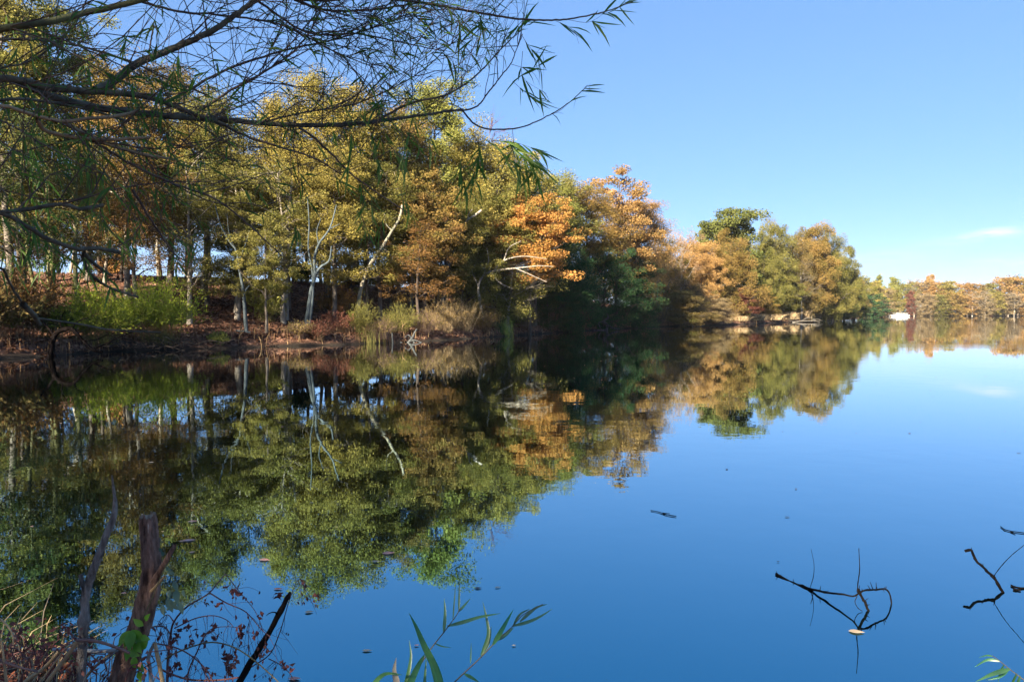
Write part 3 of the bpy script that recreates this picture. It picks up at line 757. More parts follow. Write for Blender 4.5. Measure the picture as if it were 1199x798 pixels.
for px, d, h, r, st, lf, lb in (
   (768,.8,2.4,2.0,'dark','brown','dark leafless brush at the start of the sunlit point'),
   (792,.8,2.6,2.2,'grey','brown','greyish brush in half shade, left of the brown brush'),
   (815,.8,2.6,2.2,'pink','brown','brown brush in half shade on the sunlit point'),
   (838,.8,2.4,2.3,'pink','tan','pinkish tan brush left of the sunlit grass'),
   (854,2.5,2.6,2.2,'brown','amber','amber brown brush behind the leftmost tan grass tuft'),
   (874,3.0,2.8,2.3,'brown','rust','rusty brush behind the tall tan grass tuft'),
   (896,3.0,2.8,2.3,'tan','tan','tan brush behind the grass left of the bare white tree'),
   (912,3.2,3.0,2.4,'olive','olive','olive brush in front of the bare white tree'),
   (930,3.0,2.8,2.4,'tan','amber','amber tan brush right at the foot of the bare white tree'),
   (946,2.5,2.6,2.4,'brown','olive','olive brown brush behind the pale fallen log'),
   (968,1.0,2.4,2.4,'brown','brown','brown brush right of the pale fallen log')):
    shrub(px, gy(px,d), bush(int(px), h, r, 170, .45, 9, .16, .4, .018, .1), TW[st], LM[lf], lb, PB)
UN = 'dark understory shrubs behind the front trees'
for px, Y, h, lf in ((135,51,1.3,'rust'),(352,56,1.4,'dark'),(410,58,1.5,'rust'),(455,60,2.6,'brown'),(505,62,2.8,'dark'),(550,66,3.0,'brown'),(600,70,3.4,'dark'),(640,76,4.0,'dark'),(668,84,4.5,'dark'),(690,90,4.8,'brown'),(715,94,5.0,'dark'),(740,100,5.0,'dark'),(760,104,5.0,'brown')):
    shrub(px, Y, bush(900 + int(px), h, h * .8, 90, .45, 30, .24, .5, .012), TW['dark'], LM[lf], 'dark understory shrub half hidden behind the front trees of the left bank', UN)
shrub(997, 168, bush(977, 4.2, 3.6, 110, .5, 30, .35, .5, .02), TW['dark'], LM['green'], 'dark green shrub at the waterline of the very tip of the point')
gm = grassclump(50, 1.3, 1.3, 520, .07, .9)
GT = 'tan grass tufts on the sunlit point'
for px, d, s, lb in ((866,.7,.9,'leftmost pale tan grass tuft on the sunlit point'),(885,.8,1.25,'tall tan grass tuft under the red-leaved tree'),(903,.8,1.3,'tall tan grass tuft left of the bare white tree'),
                 (921,.8,1.4,'tallest tan grass tuft in front of the bare white tree'),(938,.8,1.2,'tan grass tuft at the foot of the bare white tree'),(953,.9,1.0,'tan grass tuft behind the pale fallen log')):
    Y = gy(px, d); x = (px - 599.5) / F * Y
    o = gm.obj('grass_tuft', TW['tan']) if px == 866 else link('grass_tuft', o.data)
    o.location = (x, Y, hz(x, Y)); o.scale = (s * 1.1, s * 1.1, s * (.85 + .25 * math.sin(px))); o.rotation_euler = (0, 0, px); tag(o, lb, 'grass tuft', GT)
Y = gy(591,.15); o = grassclump(51, 1.5, .7, 130, .02, .35).obj('reed_tuft', TW['green']); o.location = ((591 - 599.5) / F * Y, Y, 0); tag(o, 'green and yellow reed tuft standing at the waterline amid dry brush', 'reeds')
o = grassclump(52, 1.0, .8, 110, .02, .5).obj('reed_tuft', TW['olive']); Y = gy(432,.1); o.location = ((432 - 599.5) / F * Y, Y, 0); tag(o, 'olive grass tuft drooping over the waterline below the curved trunk', 'reeds')

# ground cover: fallen leaves on the bank, short dry grass along the waterline
rng = np.random.default_rng(9)
P = []
while len(P) < 26000:
    y = rng.uniform(24, 75, 8000); x = rng.uniform(-.74, .18, 8000) * y
    d = sdist(x, y); ok = (d > .2) & (d < 20) & (rng.random(8000) < np.clip(1.15 - d / 22, .1, 1))
    P += list(zip(x[ok], y[ok]))
P = np.array(P[:26000]); z = height(P[:, 0], P[:, 1])
m = MB(); m.leaves(np.column_stack([P, z + .03]), .19, rng, aspect=.7, up=2.0)
LITTER = leaf_mat('fallen_leaves', [(.08,.04,.026),(.19,.10,.065),(.38,.25,.17)], trans=.1, clump=.25)
tag(m.obj('fallen_leaves', LITTER), 'rust and pinkish fallen leaves covering the wooded slope', 'leaf litter', kind='stuff')
m = MB()
ys = rng.uniform(26, 150, 46000); xs = (rng.uniform(-40, 985, 46000) - 599.5) / F * ys
d = sdist(xs, ys); ok = (d > .0) & (d < 1.6); xs, ys = xs[ok][:8000], ys[ok][:8000]
zs = height(xs, ys)
for x, y, z in zip(xs, ys, zs):
    hh = rng.uniform(.2, .8) * (1 + y / 120); o2 = rng.normal(0, .25, 2) * hh
    m.blade(np.array([[x, y, z - .05], [x + o2[0] * .3, y + o2[1] * .3, z + hh * .6], [x + o2[0], y + o2[1], z + hh * (.9 if rng.random() > .3 else .5)]]), .025 + y * .0004, side=np.array([rng.normal(), rng.normal(), .1]))
GRM = leaf_mat('dry_grass', [(.10,.055,.03),(.22,.14,.075),(.36,.27,.14)], trans=.2, clump=.3)
tag(m.obj('bank_grass', GRM), 'short dry grass along the waterline of the banks', 'grass', kind='stuff')
# reeds along the far shore
m = MB()
for k in range(2600):
    px = rng.uniform(1004, 1330); q = rng.uniform(-.5, 4)
    yy = np.interp(px, [1000,1028,1060,1130,1199,1330], [276,321,339,346,351,352]) + q
    x = (px - 599.5) / F * yy; hh = rng.uniform(.6, 1.6); z = max(0, hz(x, yy)) if k % 10 == 0 else .1 + .1 * max(0, q)
    m.blade(np.array([[x, yy, z - .1], [x + rng.normal(0, .1), yy, z + hh * .6], [x + rng.normal(0, .3), yy, z + hh]]), .12)
tag(m.obj('far_reeds', TW['tan']), 'tan reed fringe along the far shore', 'reeds', kind='stuff')

# ------------------------------------------------------------ saplings, leaning trunks, snags and logs on the left bank
def px_tube(mb, pts, Y, r0, r1, k=6, n=14, dY=0.0, rough=.04, rng=np.random.default_rng(3)):
    """tube through photograph pixels at distance Y (dY = change of distance along it); radii in pixels"""
    c = np.array([at(p[0], p[1], (p[2] if len(p) > 2 else Y + dY * i / (len(pts) - 1))) for i, p in enumerate(pts)])
    s = spline(c, n); mb.tube(s, np.linspace(r0, r1, n) * s[:, 1] / F, k, rough=rough, rng=rng); return s
def snag(name, trunk_paths, limb_paths, Y, mat, label, cat, group=None, base=None):
    m = MB()
    for p, a, b in trunk_paths: s = px_tube(m, p, Y, a, b, 8, 18)
    base = np.array(m.v[0][:8].mean(0) if base is None else base)
    parts = [(m, 'trunk')]
    for p, a, b in limb_paths:
        l = MB(); px_tube(l, p, Y, a, b, 5, 10); parts.append((l, 'branch'))
    o = empty(name, base, label, cat, group)
    for mm, nm in parts:
        if mm.n:
            mm.v = [v - base.astype(np.float32) for v in mm.v]; q = mm.obj(nm, mat, o if nm == 'trunk' else trk, smooth=True)
            if nm == 'trunk': trk = q
    return o
AS = 'ashen saplings on the left bank'
Yb = 39.5
snag('sapling', [([(289,392),(287,368),(285,341),(280,314),(277,294),(269,283),(258,263),(252,240)],2.3,.6)], [([(285.5,345),(289,338),(292,334)],1.4,.8),([(279,306),(286,290),(292,270)],.9,.4),([(276,293),(268,272),(266,250)],.7,.3),([(289,389),(278,387),(266,389)],1.6,.5),([(289,389),(297,389)],1.6,.6)],
     Yb, BARK['blue'], 'slender blue-grey dead sapling leaning left on the leafy slope', 'sapling', AS)
snag('sapling', [([(357,390),(361,363),(365,336),(369,322),(368,305),(373,286),(386,268),(394,240)],2.9,.7),([(362,385),(366,350),(366,320),(361,290),(362,262),(360,230)],1.7,.5)], [([(368,322),(376,312),(385,306),(388,288)],2.0,.7),([(357,388),(350,389)],2,.8),([(373,286),(371,270),(376,255)],.9,.4),([(386,268),(398,262)],.8,.4)],
     40.6, BARK['blue'], 'double-stemmed blue-grey sapling at the edge of the leafy slope', 'sapling', AS)
snag('leaning_trunk', [([(419,372),(421,345),(427,324),(438,302),(449,287),(459,270),(468,255),(471,240)],2.5,1.4)], [([(440,300),(447,291),(456,296)],1,.5),([(459,270),(452,262),(450,250)],.9,.4)], 45.5,
     bark_mat('pale_green_bark', (.10,.115,.085), (.30,.265,.20), 2.5, .5), 'curved leaning pale trunk with its top broken off, left of the dry brush', 'dead tree')
snag('broken_bough', [([(528,275),(541,265),(548,257),(556,252),(564,246)],1.0,1.5)], [([(548,257),(549,250),(553,245)],.7,.4)], 51.5, BARK['pale'], 'pale broken bough sticking up among the brown leaves', 'branch')
snag('dead_tree', [([(566,376),(562,352),(560,335),(566,322),(578,317),(604,314),(631,311)],2.0,.6)], [([(560,335),(556,326),(553,318),(556,310)],1.2,.4),([(578,317),(590,305),(612,300),(640,303)],1,.3),([(575,318),(584,330),(600,338)],.9,.3),([(604,314),(622,322),(640,330)],.8,.3),([(590,305),(596,290),(610,282)],.8,.3),([(566,322),(572,305),(570,290)],.8,.3),([(631,311),(648,312)],.6,.3)], 53,
     BARK['pale'], 'leafless pale tree with long level boughs over the dry brush', 'dead tree')
for k, (pp, r, Y, bk, lb) in enumerate((
   ([(238,352),(240,320),(243,290),(241,250),(246,200)],4.6,46,'pale','thick pale tan trunk right of the yellow-green shrubs'),
   ([(275,376),(279,345),(286,310),(289,270),(292,220)],3.3,43.5,'pale','slanting tan trunk behind the blue-grey leaning sapling'),
   ([(336,366),(335,335),(338,300),(337,260),(342,210)],2.7,44,'pale','straight tan trunk right of the low yellow-green bush'),
   ([(61,352),(60,322),(62,290),(58,250),(55,200)],4.8,40,'mossy','ivy-green trunk above the left end of the left yellow-green shrub'),
   ([(45,352),(37,322),(33,300),(30,270)],2.6,39,'mossy','thin mossy trunk leaning left near the ivy-green one'),
   ([(517,366),(519,345),(523,325),(521,290),(524,250)],3.2,52,'blue','blue-grey trunk with a lit side in the dry brush'),
   ([(497,352),(497,320),(494,290),(496,240)],3.4,55,'dark','dark straight trunk left of the blue-grey trunk'),
   ([(143,340),(142,318),(143,300),(140,260)],1.8,45,'dark','thin dark trunk between the two yellow-green shrubs'),
   ([(121,348),(123,320),(126,292),(124,250)],2.2,44,'pale','pale thin trunk above the left yellow-green shrub'))):
    x = at(pp[0][0], 365, Y)[0]; z0 = hz(x, Y) - .3
    m = MB(); c = [at(p[0], p[1], Y) for p in pp]; c[0][2] = min(c[0][2], z0); s = spline(c, 16); b = s[0].copy()
    m.tube(s - b, np.linspace(r, r * .5, 16) * Y / F, 8, rough=.05, rng=rng)
    o = empty('bare_trunk', b, lb, 'tree trunk', 'slim trunks in the left wood')
    trk = m.obj('trunk', BARK[bk], o, smooth=True)
    l = MB()
    for q in range(4):
        s0 = s[8 + 2 * q]; e = s0 + np.array([rng.normal(0, 1.1), rng.normal(0, .8), rng.uniform(.6, 1.6)]); l.tube(curve(s0, e, -.1, 6, rng) - b, np.linspace(r * .35, .3, 6) * Y / F, 4)
    l.obj('branches', BARK[bk], trk)
SB = 'thin trunks in the depth of the left wood'
for k in range(16):
    px = 14 + k * 34 + rng.uniform(-12, 12); Y = rng.uniform(46, 58) + max(0, px - 420) * .05; x = (px - 599.5) / F * Y; z0 = hz(x, Y) - .3
    b = np.array([x, Y, z0]); Ht = rng.uniform(8, 11); s = spline([[0, 0, 0], [rng.normal(0, .2), 0, Ht * .4], [rng.normal(0, .5), rng.normal(0, .3), Ht * .75], [rng.normal(0, .8), 0, Ht]], 14)
    o = empty('bare_trunk', b, 'thin bare trunk seen against the bright gaps in the depth of the left wood', 'tree trunk', SB)
    m = MB(); m.tube(s, np.linspace(rng.uniform(.09, .16), .04, 14), 7, rough=.06, rng=rng); trk = m.obj('trunk', BARK[['dark', 'grey', 'pale'][k % 3]], o, smooth=True)
    l = MB()
    for q in range(5):
        i = 5 + q * 2; i = min(i, 13); e = s[i] + np.array([rng.normal(0, 1.0), rng.normal(0, .6), rng.uniform(.4, 1.3)]); l.tube(curve(s[i], e, -.1, 5, rng), np.linspace(.035, .01, 5), 4)
    l.obj('branches', BARK['dark'], trk)
DEADB = bark_mat('wet_dark_wood', (.008,.006,.005), (.028,.022,.018), 8, .5, .4, .9, spec=.06)
SHADEW = bark_mat('shade_black_wood', (.004,.003,.003), (.014,.011,.010), 8, .5, .4, .95, spec=0.0)  # near-black colour stands in for the shade on the fallen tree
GREYW = bark_mat('grey_driftwood', (.035,.04,.042), (.095,.10,.10), 8, .5, .3)
snag('fallen_tree', [([(58,428),(61,405),(64,392),(73,386),(84,385),(96,398),(108,409),(120,412)],3.6,1.5)], [([(64,394),(56,383),(48,374),(40,360)],1.6,.7),([(60,402),(50,392)],1.2,.5),([(84,386),(90,377),(104,372)],1.2,.5),([(108,409),(125,402),(145,392),(165,386)],1.3,.5),([(96,398),(112,398),(128,390)],.9,.4),([(73,386),(70,375),(76,364)],1,.4)],
     29.5, SHADEW, 'fallen tree blackened by shade propped over the water at the left end of the bank', 'dead tree')
mh = MB()
for k in range(46):
    px = rng.uniform(120, 245); Y = gy(px, .0) + rng.uniform(-.7, .4); s0 = np.array([(px - 599.5) / F * Y, Y, rng.uniform(.02, .35)])
    e = s0 + np.array([rng.normal(0, .9), rng.uniform(-.9, .2), rng.uniform(-.2, .45)]); e[2] = max(e[2], .02)
    mh.tube(curve(s0, e, rng.uniform(-.1, .25), 5, rng), np.linspace(rng.uniform(.012, .035), .006, 5), 4)
tag(mh.obj('brush_heap', BARK['dark']), 'heap of dead dark branches below the yellow-green shrubs at the waterline', 'brush heap')
snag('driftwood_snag', [([(477,402),(482,396),(485,390),(488,385)],1.5,.7)], [([(477,401),(484,398),(494,401)],1.3,.5),([(482,396),(478,392),(474,395)],.9,.4),([(485,391),(483,398),(488,403)],1,.5),([(474,402),(468,400)],.8,.4)], 43, GREYW, 'grey root snag at the waterline in the dry brush', 'driftwood')
snag('driftwood_snag', [([(460,403),(459.5,396),(459,389)],1.1,.8)], [], 42.5, GREYW, 'upright pale grey stub in the water left of the root snag', 'driftwood')
snag('driftwood_snag', [([(710,387),(711,380),(707,376),(712,372),(710,366)],1.6,.6)], [([(711,380),(718,384),(726,385)],1,.4),([(710,386),(700,386),(692,387)],1,.4),([(707,376),(701,378),(703,384)],.9,.5)], 72, GREYW, 'forked grey snag in the shade at the waterline', 'driftwood')
snag('fallen_log', [([(928,377),(938,375.8),(950,375.4),(960,376.4)],.6,.3)], [([(938,375.8),(946,371.5),(950,372),(956,375.5)],.4,.25),([(950,375),(957,373.5),(963,375.5)],.35,.2),([(931,377),(923,374.5)],.3,.2)], 128, bark_mat('bleached_wood', (.09,.08,.065), (.19,.17,.14), 4), 'pale fallen log with an arched limb at the waterline of the point', 'log')

# fence along the top of the slope
o = empty('post_fence', (-8, 62, hz(-8, 62)), 'thin wooden post fence far behind the trees on top of the slope', 'fence')
pm, rm = MB(), MB()
for k in range(24):
    x = -11 + k * .62; y = 60 + k * .12; z = hz(x, y); pm.box(x + 8, y - 62, z - hz(-8, 62) + .45, .07, .07, 1.3)
    if k: rm.box(x + 8 - .31, y - 62, z - hz(-8, 62) + .75, .6, .04, .06); rm.box(x + 8 - .31, y - 62, z - hz(-8, 62) + .4, .6, .04, .06)
pm.obj('posts', BARK['grey'], o); rm.obj('rails', BARK['grey'], o)

# ------------------------------------------------------------ far shore: white boat and pale wall
WHITE = plain_mat('white_paint', (.66,.66,.62), .5, (.58,.58,.55), .6)
bp = on(1050.5, 370.4); bo = empty('boat', (bp[0], bp[1], 0), 'low white flat-topped boat moored in front of the far trees', 'boat')
m = MB(); Lh, Wh = 4.6, 1.3
v = []
for xx, ww, zb in ((-Lh, .5, .25), (-Lh * .8, 1, 0), (Lh * .85, 1, 0), (Lh, .9, .1)):
    v += [(xx, -Wh * ww, zb - .2), (xx, Wh * ww, zb - .2), (xx * 1.02, Wh * ww, .75), (xx * 1.02, -Wh * ww, .75)]
q = []
for s in range(3):
    for e in range(4): q.append((s * 4 + e, s * 4 + (e + 1) % 4, s * 4 + 4 + (e + 1) % 4, s * 4 + 4 + e))
q += [(0, 3, 2, 1), (12, 13, 14, 15)]
m.add(v, q); m.obj('hull', WHITE, bo)
m = MB(); m.box(.1, 0, 1.05, 7.6, 2.0, .596); cab = m.obj('cabin', WHITE, bo)
m = MB(); m.box(.1, 0, 1.42, 8.2, 2.4, .12); m.obj('canopy', WHITE, bo)
m = MB()
for k in range(5): m.box(-2.7 + k * 1.4, -1.0, 1.12, .8, .03, .22)
m.obj('windows', plain_mat('tinted_glass', (.12,.14,.15), .2), cab)
wl = empty('retaining_wall', (205, 351, 0), 'pale low retaining wall with posts along the far shore at the right edge', 'wall')
m = MB(); m.box(38, 0, .35, 86, .5, 1.3); m.obj('wall', plain_mat('pale_stone', (.48,.43,.36), .8, (.62,.56,.48), .8), wl)
m = MB()
for k in range(28): m.box(-4 + k * 3.1, -.35, .45, .3, .2, 1.7)
m.obj('posts', plain_mat('pale_posts', (.60,.55,.48), .8), wl)
# ------------------------------------------------------------ willow hanging in from the left
rng = np.random.default_rng(42)
WB = bark_mat('willow_bark', (.042,.038,.028), (.15,.135,.09), 14, .4, .5, c3=(.11,.12,.10))
WT = plain_mat('willow_twigs', (.06,.038,.03), .7, (.14,.10,.07), 9)
WL = leaf_mat('willow_leaves', [(0.054,0.162,0.020),(0.121,0.270,0.038),(0.297,0.365,0.068)], trans=.5, clump=2.5, gloss=.02)
TANW = plain_mat('tan_and_sunlit_wood', (.22,.15,.08), .8, (.36,.26,.15), 14)  # on the willow limbs this tan is sunlight put into the colour
TRK = np.array([-4.1, 3.1])
wz = hz(*TRK)
wil = empty('willow_tree', (TRK[0], TRK[1], wz), 'willow whose long bare limbs and narrow leaves hang over the water from the left edge', 'willow tree')
org = np.array([TRK[0], TRK[1], wz], dtype=np.float32)
def put(mb, name, mat, parent=wil, smooth=True):
    mb.v = [v - org for v in mb.v]
    return mb.obj(name, mat, parent, smooth)
m = MB(); tp_ = spline([(TRK[0] - .1, TRK[1] - .1, wz - .4), (TRK[0], TRK[1], wz + .3), (TRK[0] + .05, TRK[1], 2.0), (TRK[0] - .1, TRK[1] + .1, 3.6), (TRK[0] - .2, TRK[1], 5.2), (TRK[0] + .3, TRK[1] - .6, 7.6)], 26)
m.tube(tp_, np.interp(np.arange(26), [0, 3, 10, 18, 25], [.33, .25, .2, .15, .04]), 14, rough=.05, rng=rng); put(m, 'trunk', WB)
# limbs traced in the photograph: pixel paths, distance at the start and end, radius in pixels at the start and end
LIMBS = [
 ([(0,34),(60,25),(100,15),(165,0),(240,-22)], 2.9, 3.3, 5.2, 2.6, 1, 'mossy'),
 ([(0,92),(60,103),(110,107),(165,112),(200,122),(228,134),(262,146)], 3.0, 3.7, 6.0, 2.4, 1, 0),
 ([(112,106),(135,94),(160,75),(200,58),(250,35),(300,0),(330,-20)], 3.25, 3.7, 4.2, 2.2, 0, 0),
 ([(20,96),(70,116),(130,128),(200,136),(260,140),(330,146),(400,146),(450,141),(500,134),(540,128)], 3.05, 5.0, 4.0, 1.0, 0, 0),
 ([(0,117),(40,117),(80,123),(125,134),(150,142)], 2.8, 3.2, 2.8, 1.2, 1, 0),
 ([(0,124),(30,132),(72,142),(110,138),(140,136),(160,130)], 2.75, 3.1, 3.0, 1.7, 1, 'tan'),
 ([(42,139),(52,152),(66,157),(100,162),(140,163),(175,161)], 2.85, 3.1, 2.2, 1.6, 0, 'tan'),
 ([(74,143),(90,152),(130,170),(170,181),(208,187)], 2.9, 3.2, 2.2, 1.3, 0, 'tan'),
 ([(0,248),(30,245),(76,239),(92,245),(121,240)], 2.7, 3.0, 3.4, 1.9, 1, 0),
 ([(0,250),(28,263),(55,279),(88,291),(115,291),(140,295)], 2.7, 3.1, 4.0, 2.0, 1, 0),
 ([(97,299),(104,318),(125,335),(162,348)], 3.0, 3.3, 2.0, 1.2, 0, 0),
 ([(98,296),(112,310),(130,322)], 3.0, 3.2, 2.2, 1.4, 0, 0),
 ([(0,313),(10,330),(20,345),(30,362),(44,372),(83,378),(124,385),(160,388),(188,389)], 2.7, 3.5, 2.2, .8, 1, 0),
 ([(26,355),(36,365),(42,372),(47,380)], 2.8, 2.95, 3.0, 1.8, 0, 0),
 ([(0,47),(70,50),(115,60),(155,73),(200,95),(245,112)], 3.3, 3.9, 2.0, .8, 1, 0),
 ([(0,80),(35,72),(75,42),(92,22),(103,-5)], 3.1, 3.3, 1.8, .8, 1, 0),
 ([(345,0),(380,12),(430,12),(490,4)], 3.9, 4.4, 1.6, .8, 0, 0),
 ([(500,4),(560,15),(613,23),(662,23),(690,18),(711,13),(741,2)], 4.4, 5.0, 1.4, .5, 0, 0),
 ([(310,-5),(370,0),(440,-3),(500,4)], 3.7, 4.4, 2.2, 1.4, 0, 0),
 ([(436,145),(478,122),(520,112),(548,96),(566,80),(594,50),(610,36)], 4.3, 4.9, 1.4, .5, 0, 0),
 ([(519,130),(556,126),(572,108),(586,90),(598,75),(604,60),(612,40)], 4.9, 5.2, 1.0, .4, 0, 0),
 ([(540,128),(560,148),(606,150),(643,135),(668,119),(688,100)], 5.0, 5.3, 1.0, .4, 0, 0),
 ([(350,150),(366,160),(390,182),(410,203),(444,227),(476,248)], 3.9, 4.3, 1.3, .6, 0, 0),
 ([(262,146),(285,158),(330,173),(370,186),(400,205)], 3.7, 4.1, 1.6, .7, 0, 0),
 ([(100,160),(150,190),(200,214),(250,232),(290,262),(330,300)], 3.0, 3.7, 1.6, .6, 0, 0),
 ([(155,222),(180,262),(205,298),(222,308)], 3.2, 3.5, 1.4, .6, 0, 0),
 ([(300,0),(360,38),(420,40),(480,52),(520,60)], 3.7, 4.5, 1.3, .5, 0, 0),
 ([(200,118),(260,84),(330,60),(400,44),(470,20),(520,-5)], 3.6, 4.4, 1.5, .5, 0, 0),
 ([(228,134),(270,106),(320,78),(352,52),(372,20),(380,-5)], 3.6, 4.0, 1.5, .6, 0, 0),
 ([(180,30),(175,60),(170,85)], 3.4, 3.4, .9, .5, 0, 0),
 ([(165,2),(210,14),(260,18),(330,30),(390,60),(440,80)], 3.4, 4.2, 1.4, .5, 0, 0),
 ([(0,182),(50,172),(100,160),(140,148)], 2.9, 3.1, 1.2, .6, 1, 0),
 ([(0,222),(40,232),(90,233),(110,225),(112,200),(110,180)], 2.9, 3.1, 1.0, .5, 1, 0),
 ([(300,145),(350,133),(420,120),(480,92),(520,60),(545,30)], 3.9, 4.6, 1.0, .4, 0, 0),
]
limb_curves = []
for pts, Y0, Y1, r0, r1, root, kind in LIMBS:
    c = np.array([at(p[0], p[1], Y0 + (Y1 - Y0) * i / (len(pts) - 1)) for i, p in enumerate(pts)])
    if root:
        z = c[0][2]; j = tp_[np.argmin(np.abs(tp_[:, 2] - max(z - .35, .6)))]
        c = np.vstack([[j], (j + c[0]) / 2 + [0, 0, -.06], c])
    n = 8 * len(c); s = spline(c, n)
    s[1:-1] += rng.normal(0, .0012, (n - 2, 3))
    m = MB(); m.tube(s, np.linspace(r0 * (1.4 if root else 1.15), r1 * 1.1, n) * s[:, 1] / F, 8 if r0 > 2 else 5, rough=.04, rng=rng)
    put(m, 'limb' if r0 > 1.7 else 'branch', TANW if kind == 'tan' else (BARK['mossy'] if kind == 'mossy' else (WB if r0 > 1.7 else WT)))
    limb_curves.append((s, r0))
def proj(p):
    x, y, z = p[..., 0], p[..., 1], p[..., 2] - CAMZ
    d = y * cp - z * sp_; v = y * sp_ + z * cp
    return 599.5 + F * x / d, 399 - F * v / d
def inside(p):
    u, v = proj(p)
    lim = 545 + max(0, 130 - v) * .55 if v < 190 else 430 - (v - 190) * 1.1
    return u < lim and v < 330
tw, lv = MB(), MB()
def leafspray(p, n, L=.085, droop=.5):
    """narrow willow leaves along the twig p"""
    for q in range(n):
        f = rng.uniform(.25, 1.0); i = int(f * (len(p) - 1)); b = p[i]; t = p[min(i + 1, len(p) - 1)] - p[max(i - 1, 0)]
        t = t / (np.linalg.norm(t) + 1e-9)
        d = t * .8 + rng.normal(0, .55, 3) + np.array([.12, -.05, -droop]); d /= np.linalg.norm(d)
        l = L * rng.uniform(.6, 1.25); bend = np.array([rng.normal(0, .12), rng.normal(0, .1), rng.uniform(-.35, .1)]) * l
        lv.blade(np.array([b, b + d * l * .35, b + d * l * .7 + bend * .4, b + d * l + bend]), l * rng.uniform(.085, .12), side=rng.normal(0, 1, 3))
src = [(s, r) for s, r in limb_curves if r > .9]
wt = np.array([len(s) for s, r in src], dtype=float)
nl1 = 0
for k in range(1000):
    s, r = src[rng.choice(len(src), p=wt / wt.sum())]
    i = rng.integers(len(s) // 6, len(s) - 1); b = s[i]
    u, v = proj(b)
    if u < -60 or v > 300 or v < -60: continue
    if v > 150 and rng.random() < .45: continue
    if u < 170 and rng.random() < .35: continue
    t = s[min(i + 1, len(s) - 1)] - s[i - 1]; t /= np.linalg.norm(t)
    a = rng.normal(0, .75); L1 = rng.uniform(.35, 1.15) * (1.1 if u < 300 else .8)
    d = np.array([t[0] * math.cos(a) - t[2] * math.sin(a), t[1] * .5 + rng.normal(0, .35), t[0] * math.sin(a) + t[2] * math.cos(a)])
    d /= np.linalg.norm(d); cv = rng.normal(0, .6) - (.12 if v > 60 else -.05)
    p = np.array([b, b + d * L1 * .35, b + d * L1 * .7 + [0, 0, cv * L1 * .28], b + d * L1 + [rng.normal(0, .05), 0, cv * L1 * .6]])
    if not inside(p[3]) or not inside(p[2]): continue
    p = spline(p, 9); p[1:] += np.cumsum(rng.normal(0, .007, (8, 3)), axis=0)
    tw.tube(p, np.linspace(rng.uniform(.0019, .0036), .0009, 9), 4); nl1 += 1
    uu, vv = proj(p[-1]); green = (uu < 250 and vv > 20)
    leafspray(p, int(rng.poisson(2.2 if green else (2.2 if uu < 430 else 3.2))))
    for q in range(rng.integers(1, 5)):
        i2 = rng.integers(2, 8); b2 = p[i2]; t2 = p[i2 + 1] - p[i2 - 1]; t2 /= np.linalg.norm(t2)
        d2 = t2 + rng.normal(0, .55, 3); d2 /= np.linalg.norm(d2); L2 = rng.uniform(.10, .42)
        p2 = spline(np.array([b2, b2 + d2 * L2 * .5, b2 + d2 * L2 + np.array([0, 0, rng.normal(-.05, .25)]) * L2 * .5]), 5)
        if not inside(p2[-1]): continue
        tw.tube(p2, np.linspace(.0014, .0006, 5), 3)
        leafspray(p2, int(rng.poisson(1.0 if green else .6)))
# leafy sprays traced at the tips
def tips(pts, Y, n, L=.15, droop=.35):
    c = spline([at(p[0], p[1], Y) for p in pts], 8); tw.tube(c, np.linspace(.002, .0009, 8), 3); leafspray(c, n, L, droop)
for pts, Y, n in (([(690,18),(715,14),(738,0)],5,9),([(664,23),(690,26),(712,12)],5,6),([(668,119),(680,108),(692,98)],5.3,5),([(643,135),(655,130),(668,119)],5.2,3),
   ([(594,50),(606,38),(622,22)],4.9,7),([(612,60),(612,90),(640,110)],5,8),([(598,75),(620,80),(645,70)],5,8),([(610,40),(625,60),(650,62)],5,7),([(600,95),(615,108),(632,120)],5,9),
   ([(560,15),(565,35),(548,50)],4.6,7),([(530,12),(538,28),(540,48)],4.5,7),([(613,23),(600,36),(588,44)],4.8,6),([(650,24),(672,36),(678,52)],4.9,4),([(480,5),(490,22),(512,32)],4.4,6),([(515,60),(528,70),(536,85)],4.5,7),
   ([(548,150),(575,168),(610,178),(640,195)],4.6,20),([(560,158),(560,185),(552,215)],4.6,20),([(580,170),(600,190),(622,205)],4.6,18),([(600,176),(620,190),(632,216)],4.6,15),([(545,170),(540,195),(545,225)],4.5,13),
   ([(575,165),(600,166),(640,180)],4.6,15),([(470,130),(480,160),(476,190)],4.3,6),([(410,150),(415,175),(405,200)],4.0,7),([(440,90),(448,110),(440,130)],4.2,7),([(600,150),(600,175),(585,190)],4.9,6)):
    tips(pts, Y, n)
for k in range(165):          # green hanging sprays on the left
    u, v = rng.uniform(-15, 235), rng.uniform(0, 300); Y = rng.uniform(2.9, 4.0)
    if u > 90 and v < 45 and rng.random() < .7: continue
    tips([(u, v), (u + rng.uniform(-10, 25), v + rng.uniform(5, 22)), (u + rng.uniform(-12, 40), v + rng.uniform(20, 55))], Y, int(rng.integers(4, 10)), .08, .6)
for k in range(22):           # and on the drooping limb ends in the middle
    u, v = rng.uniform(320, 520), rng.uniform(130, 250); tips([(u, v), (u + rng.uniform(-8, 18), v + 18), (u + rng.uniform(-10, 25), v + rng.uniform(25, 48))], rng.uniform(3.8, 4.5), 6, .10, .6)
put(tw, 'twigs', WT); put(lv, 'leaves', WL, smooth=False)
